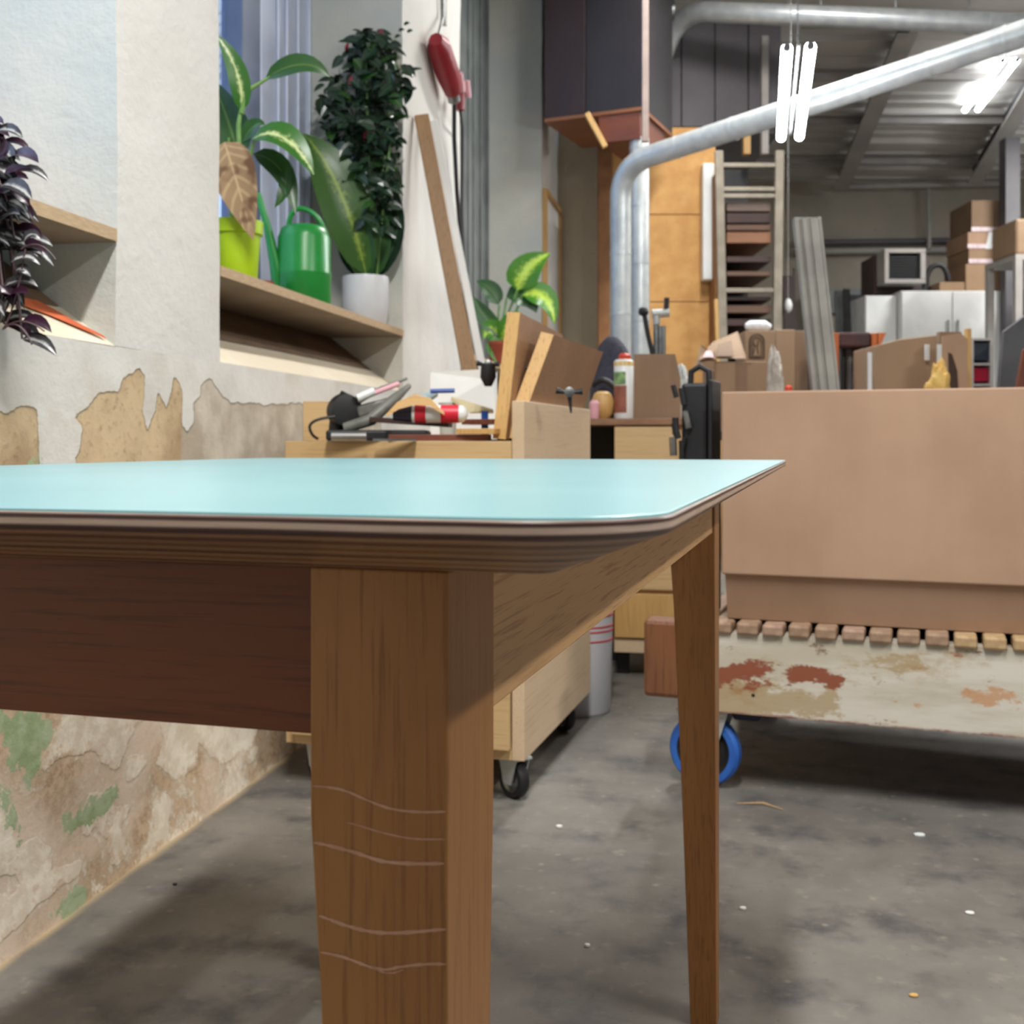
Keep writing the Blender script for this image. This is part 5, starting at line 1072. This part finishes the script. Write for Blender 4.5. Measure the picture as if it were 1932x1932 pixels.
mb = MB(); mb.box(PX(1773, 0, 9.05).x, PX(1820, 0, 9.05).x, 9.05, 9.45, zc+.001, zat(532, 9.05)); mb.build('flat_carton', CARD2, label='flat carton left of the stack on the wide cupboard', cat='carton', bevel=.003)
mb = MB(); a = PX(1897, 0, 8.9).x; mb.box(a, a+.12, 8.9, 9.02, 0, 3.2); mb.build('steel_column', BEAM, label='dark steel column right of the white cupboards', cat='column', bevel=.004)
mb = MB(); a = PX(1916, 0, 8.0).x; mb.box(a, a+.4, 8.0, 8.4, zat(480, 8), zat(412, 8)); mb.build('tan_carton', CARD2, label='tan carton cut off by the right edge of the view', cat='carton', bevel=.02)
rk2 = thing('side_rack', (PX(1925, 0, 8.2).x, 8.2, 0), 'grey rack at the right edge under the tan carton', 'rack'); a = PX(1914, 0, 8.0).x
mb = MB(); mb.box(a, a+.9, 7.98, 8.5, zat(480, 8)-.04, zat(480, 8)-.001); mb.build('shelf', BEAML, rk2)
for x in (a, a+.85):
    for y in (7.98, 8.45): mb = MB(); mb.box(x, x+.05, y, y+.05, 0, zat(480, 8)-.041); mb.build('upright', BEAML, rk2)
# pipes on the back wall
for (p, q, r_, lb) in (((1500, 475, 11.9), (1850, 470, 11.9), .035, 'pale conduit running along the back wall, lower one'), ((1500, 458, 11.9), (1850, 453, 11.9), .03, 'dark conduit on the back wall just above the pale one'), ((1600, 352, 11.8), (1912, 345, 11.8), .035, 'pale pipe high along the back wall under the roof'), ((1751, 352, 11.85), (1753, 470, 11.85), .025, 'vertical pipe on the back wall joining the two conduits'), ((1914, 345, 11.8), (1918, 382, 11.8), .035, 'short pipe turning down beside the carton stack')):
    mb = MB(); mb.tube([PX(*p), PX(*q)], r_, 12); mb.build('wall_pipe', BEAM if 'dark' in lb else BEAML, label=lb, cat='pipe', group='pipes on the back wall', smooth=True)
mb = MB(); mb.box(PX(1480, 0, 11.9).x, 7.2, 11.93, 12, zat(590, 11.9), zat(545, 11.9)); mb.build('wall_rail', GRYF, label='grey rail along the back wall behind the profiles', cat='rail')
LB = [(1478, 1500, 520, 9.6, DKW, 'dark door leaf leaning left of the profiles'), (1498, 1524, 505, 9.9, wood('grey_brown_leaf', (104, 92, 78), (88, 78, 66), (66, 58, 50), axis=2, scale=.4), 'grey-brown sheet leaning behind the dark door leaf'), (1576, 1596, 548, 9.6, GRYF, 'grey sheet leaning at the back, right of the profiles'), (1592, 1604, 545, 9.4, BLKP, 'black narrow sheet leaning at the back'), (1606, 1626, 556, 10.02, BEAM, 'grey-brown sheet leaning left of the white cupboards')]
for (x0, x1, y, d, m, lb) in LB:
    a, b = PX(x0, 0, d).x, PX(x1, 0, d).x; mb = MB(); mb.add([(a, d-.2, 0), (b, d-.2, 0), (b, d, zat(y, d)), (a, d, zat(y, d)), (a, d-.16, 0), (b, d-.16, 0), (b, d+.04, zat(y, d)), (a, d+.04, zat(y, d))], [(0, 1, 2, 3), (5, 4, 7, 6), (0, 4, 5, 1), (1, 5, 6, 2), (2, 6, 7, 3), (3, 7, 4, 0)])
    mb.build('leaning_sheet', m, label=lb, cat='sheet', group='sheets leaning at the back')
mb = MB(); q = PX(1487, 578, 7.0); mb.lathe(q-Vector((0, 0, .04)), [(.005, 0), (.022, .02), (.026, .05), (.016, .08), (.004, .09)], 14)
mb.tube([q+Vector((0, 0, .05)), Vector((q.x, q.y, CZ(q.y)))], .0012, 5); mb.build('hanging_light_bulb', PAPER, label='small pale lampless bulb hanging right of the board rack', cat='bulb', smooth=True)

# ================================================================ bits lying on the floor
def G(px, py): d = K*H/(py-HY); return PX(px, py, d)
bits = [(1735, 1577, .010, .004, WHT, 'white plug-shaped bit on the floor, right side'), (1402, 1716, .005, .004, PAPER, 'tiny white crumb right of the rear table leg'), (1830, 1724, .007, .003, PAPER, 'whitish crumb near the right edge of the floor'), (1724, 1880, .006, .003, PINE, 'small yellowish wood crumb at the bottom right'), (1296, 1499, .009, .006, WHT, 'white bit beside the blue wheel'), (1055, 1562, .006, .005, PAPER, 'pale crumb on the floor between the table legs'), (1108, 1786, .004, .004, PAPER, 'tiny pale crumb in the table shadow'), (330, 1670, .004, .003, SOIL, 'tiny dark crumb on the floor strip by the wall')]
for (x, y, r_, h_, m, lb) in bits:
    p = G(x, y); mb = MB(); n = 7; 
    mb.prism([p+Vector((cos(2*pi*i/n)*r_*(1+.3*sin(i*2.3)), sin(2*pi*i/n)*r_*.8, .0004)) for i in range(n)], (0, 0, h_)); mb.build('floor_crumb', m, label=lb, cat='crumb', group='crumbs on the floor', bevel=.001)
mb = MB(); mb.tube([G(1390, 1518)+Vector((0, 0, .003)), G(1440, 1520)+Vector((0, 0, .006)), G(1478, 1530)+Vector((0, 0, .003))], [.0006, .0016, .0006], 6); mb.build('wood_shaving', PINE, label='curled pale wood shaving in front of the trolley', cat='shaving', smooth=True)
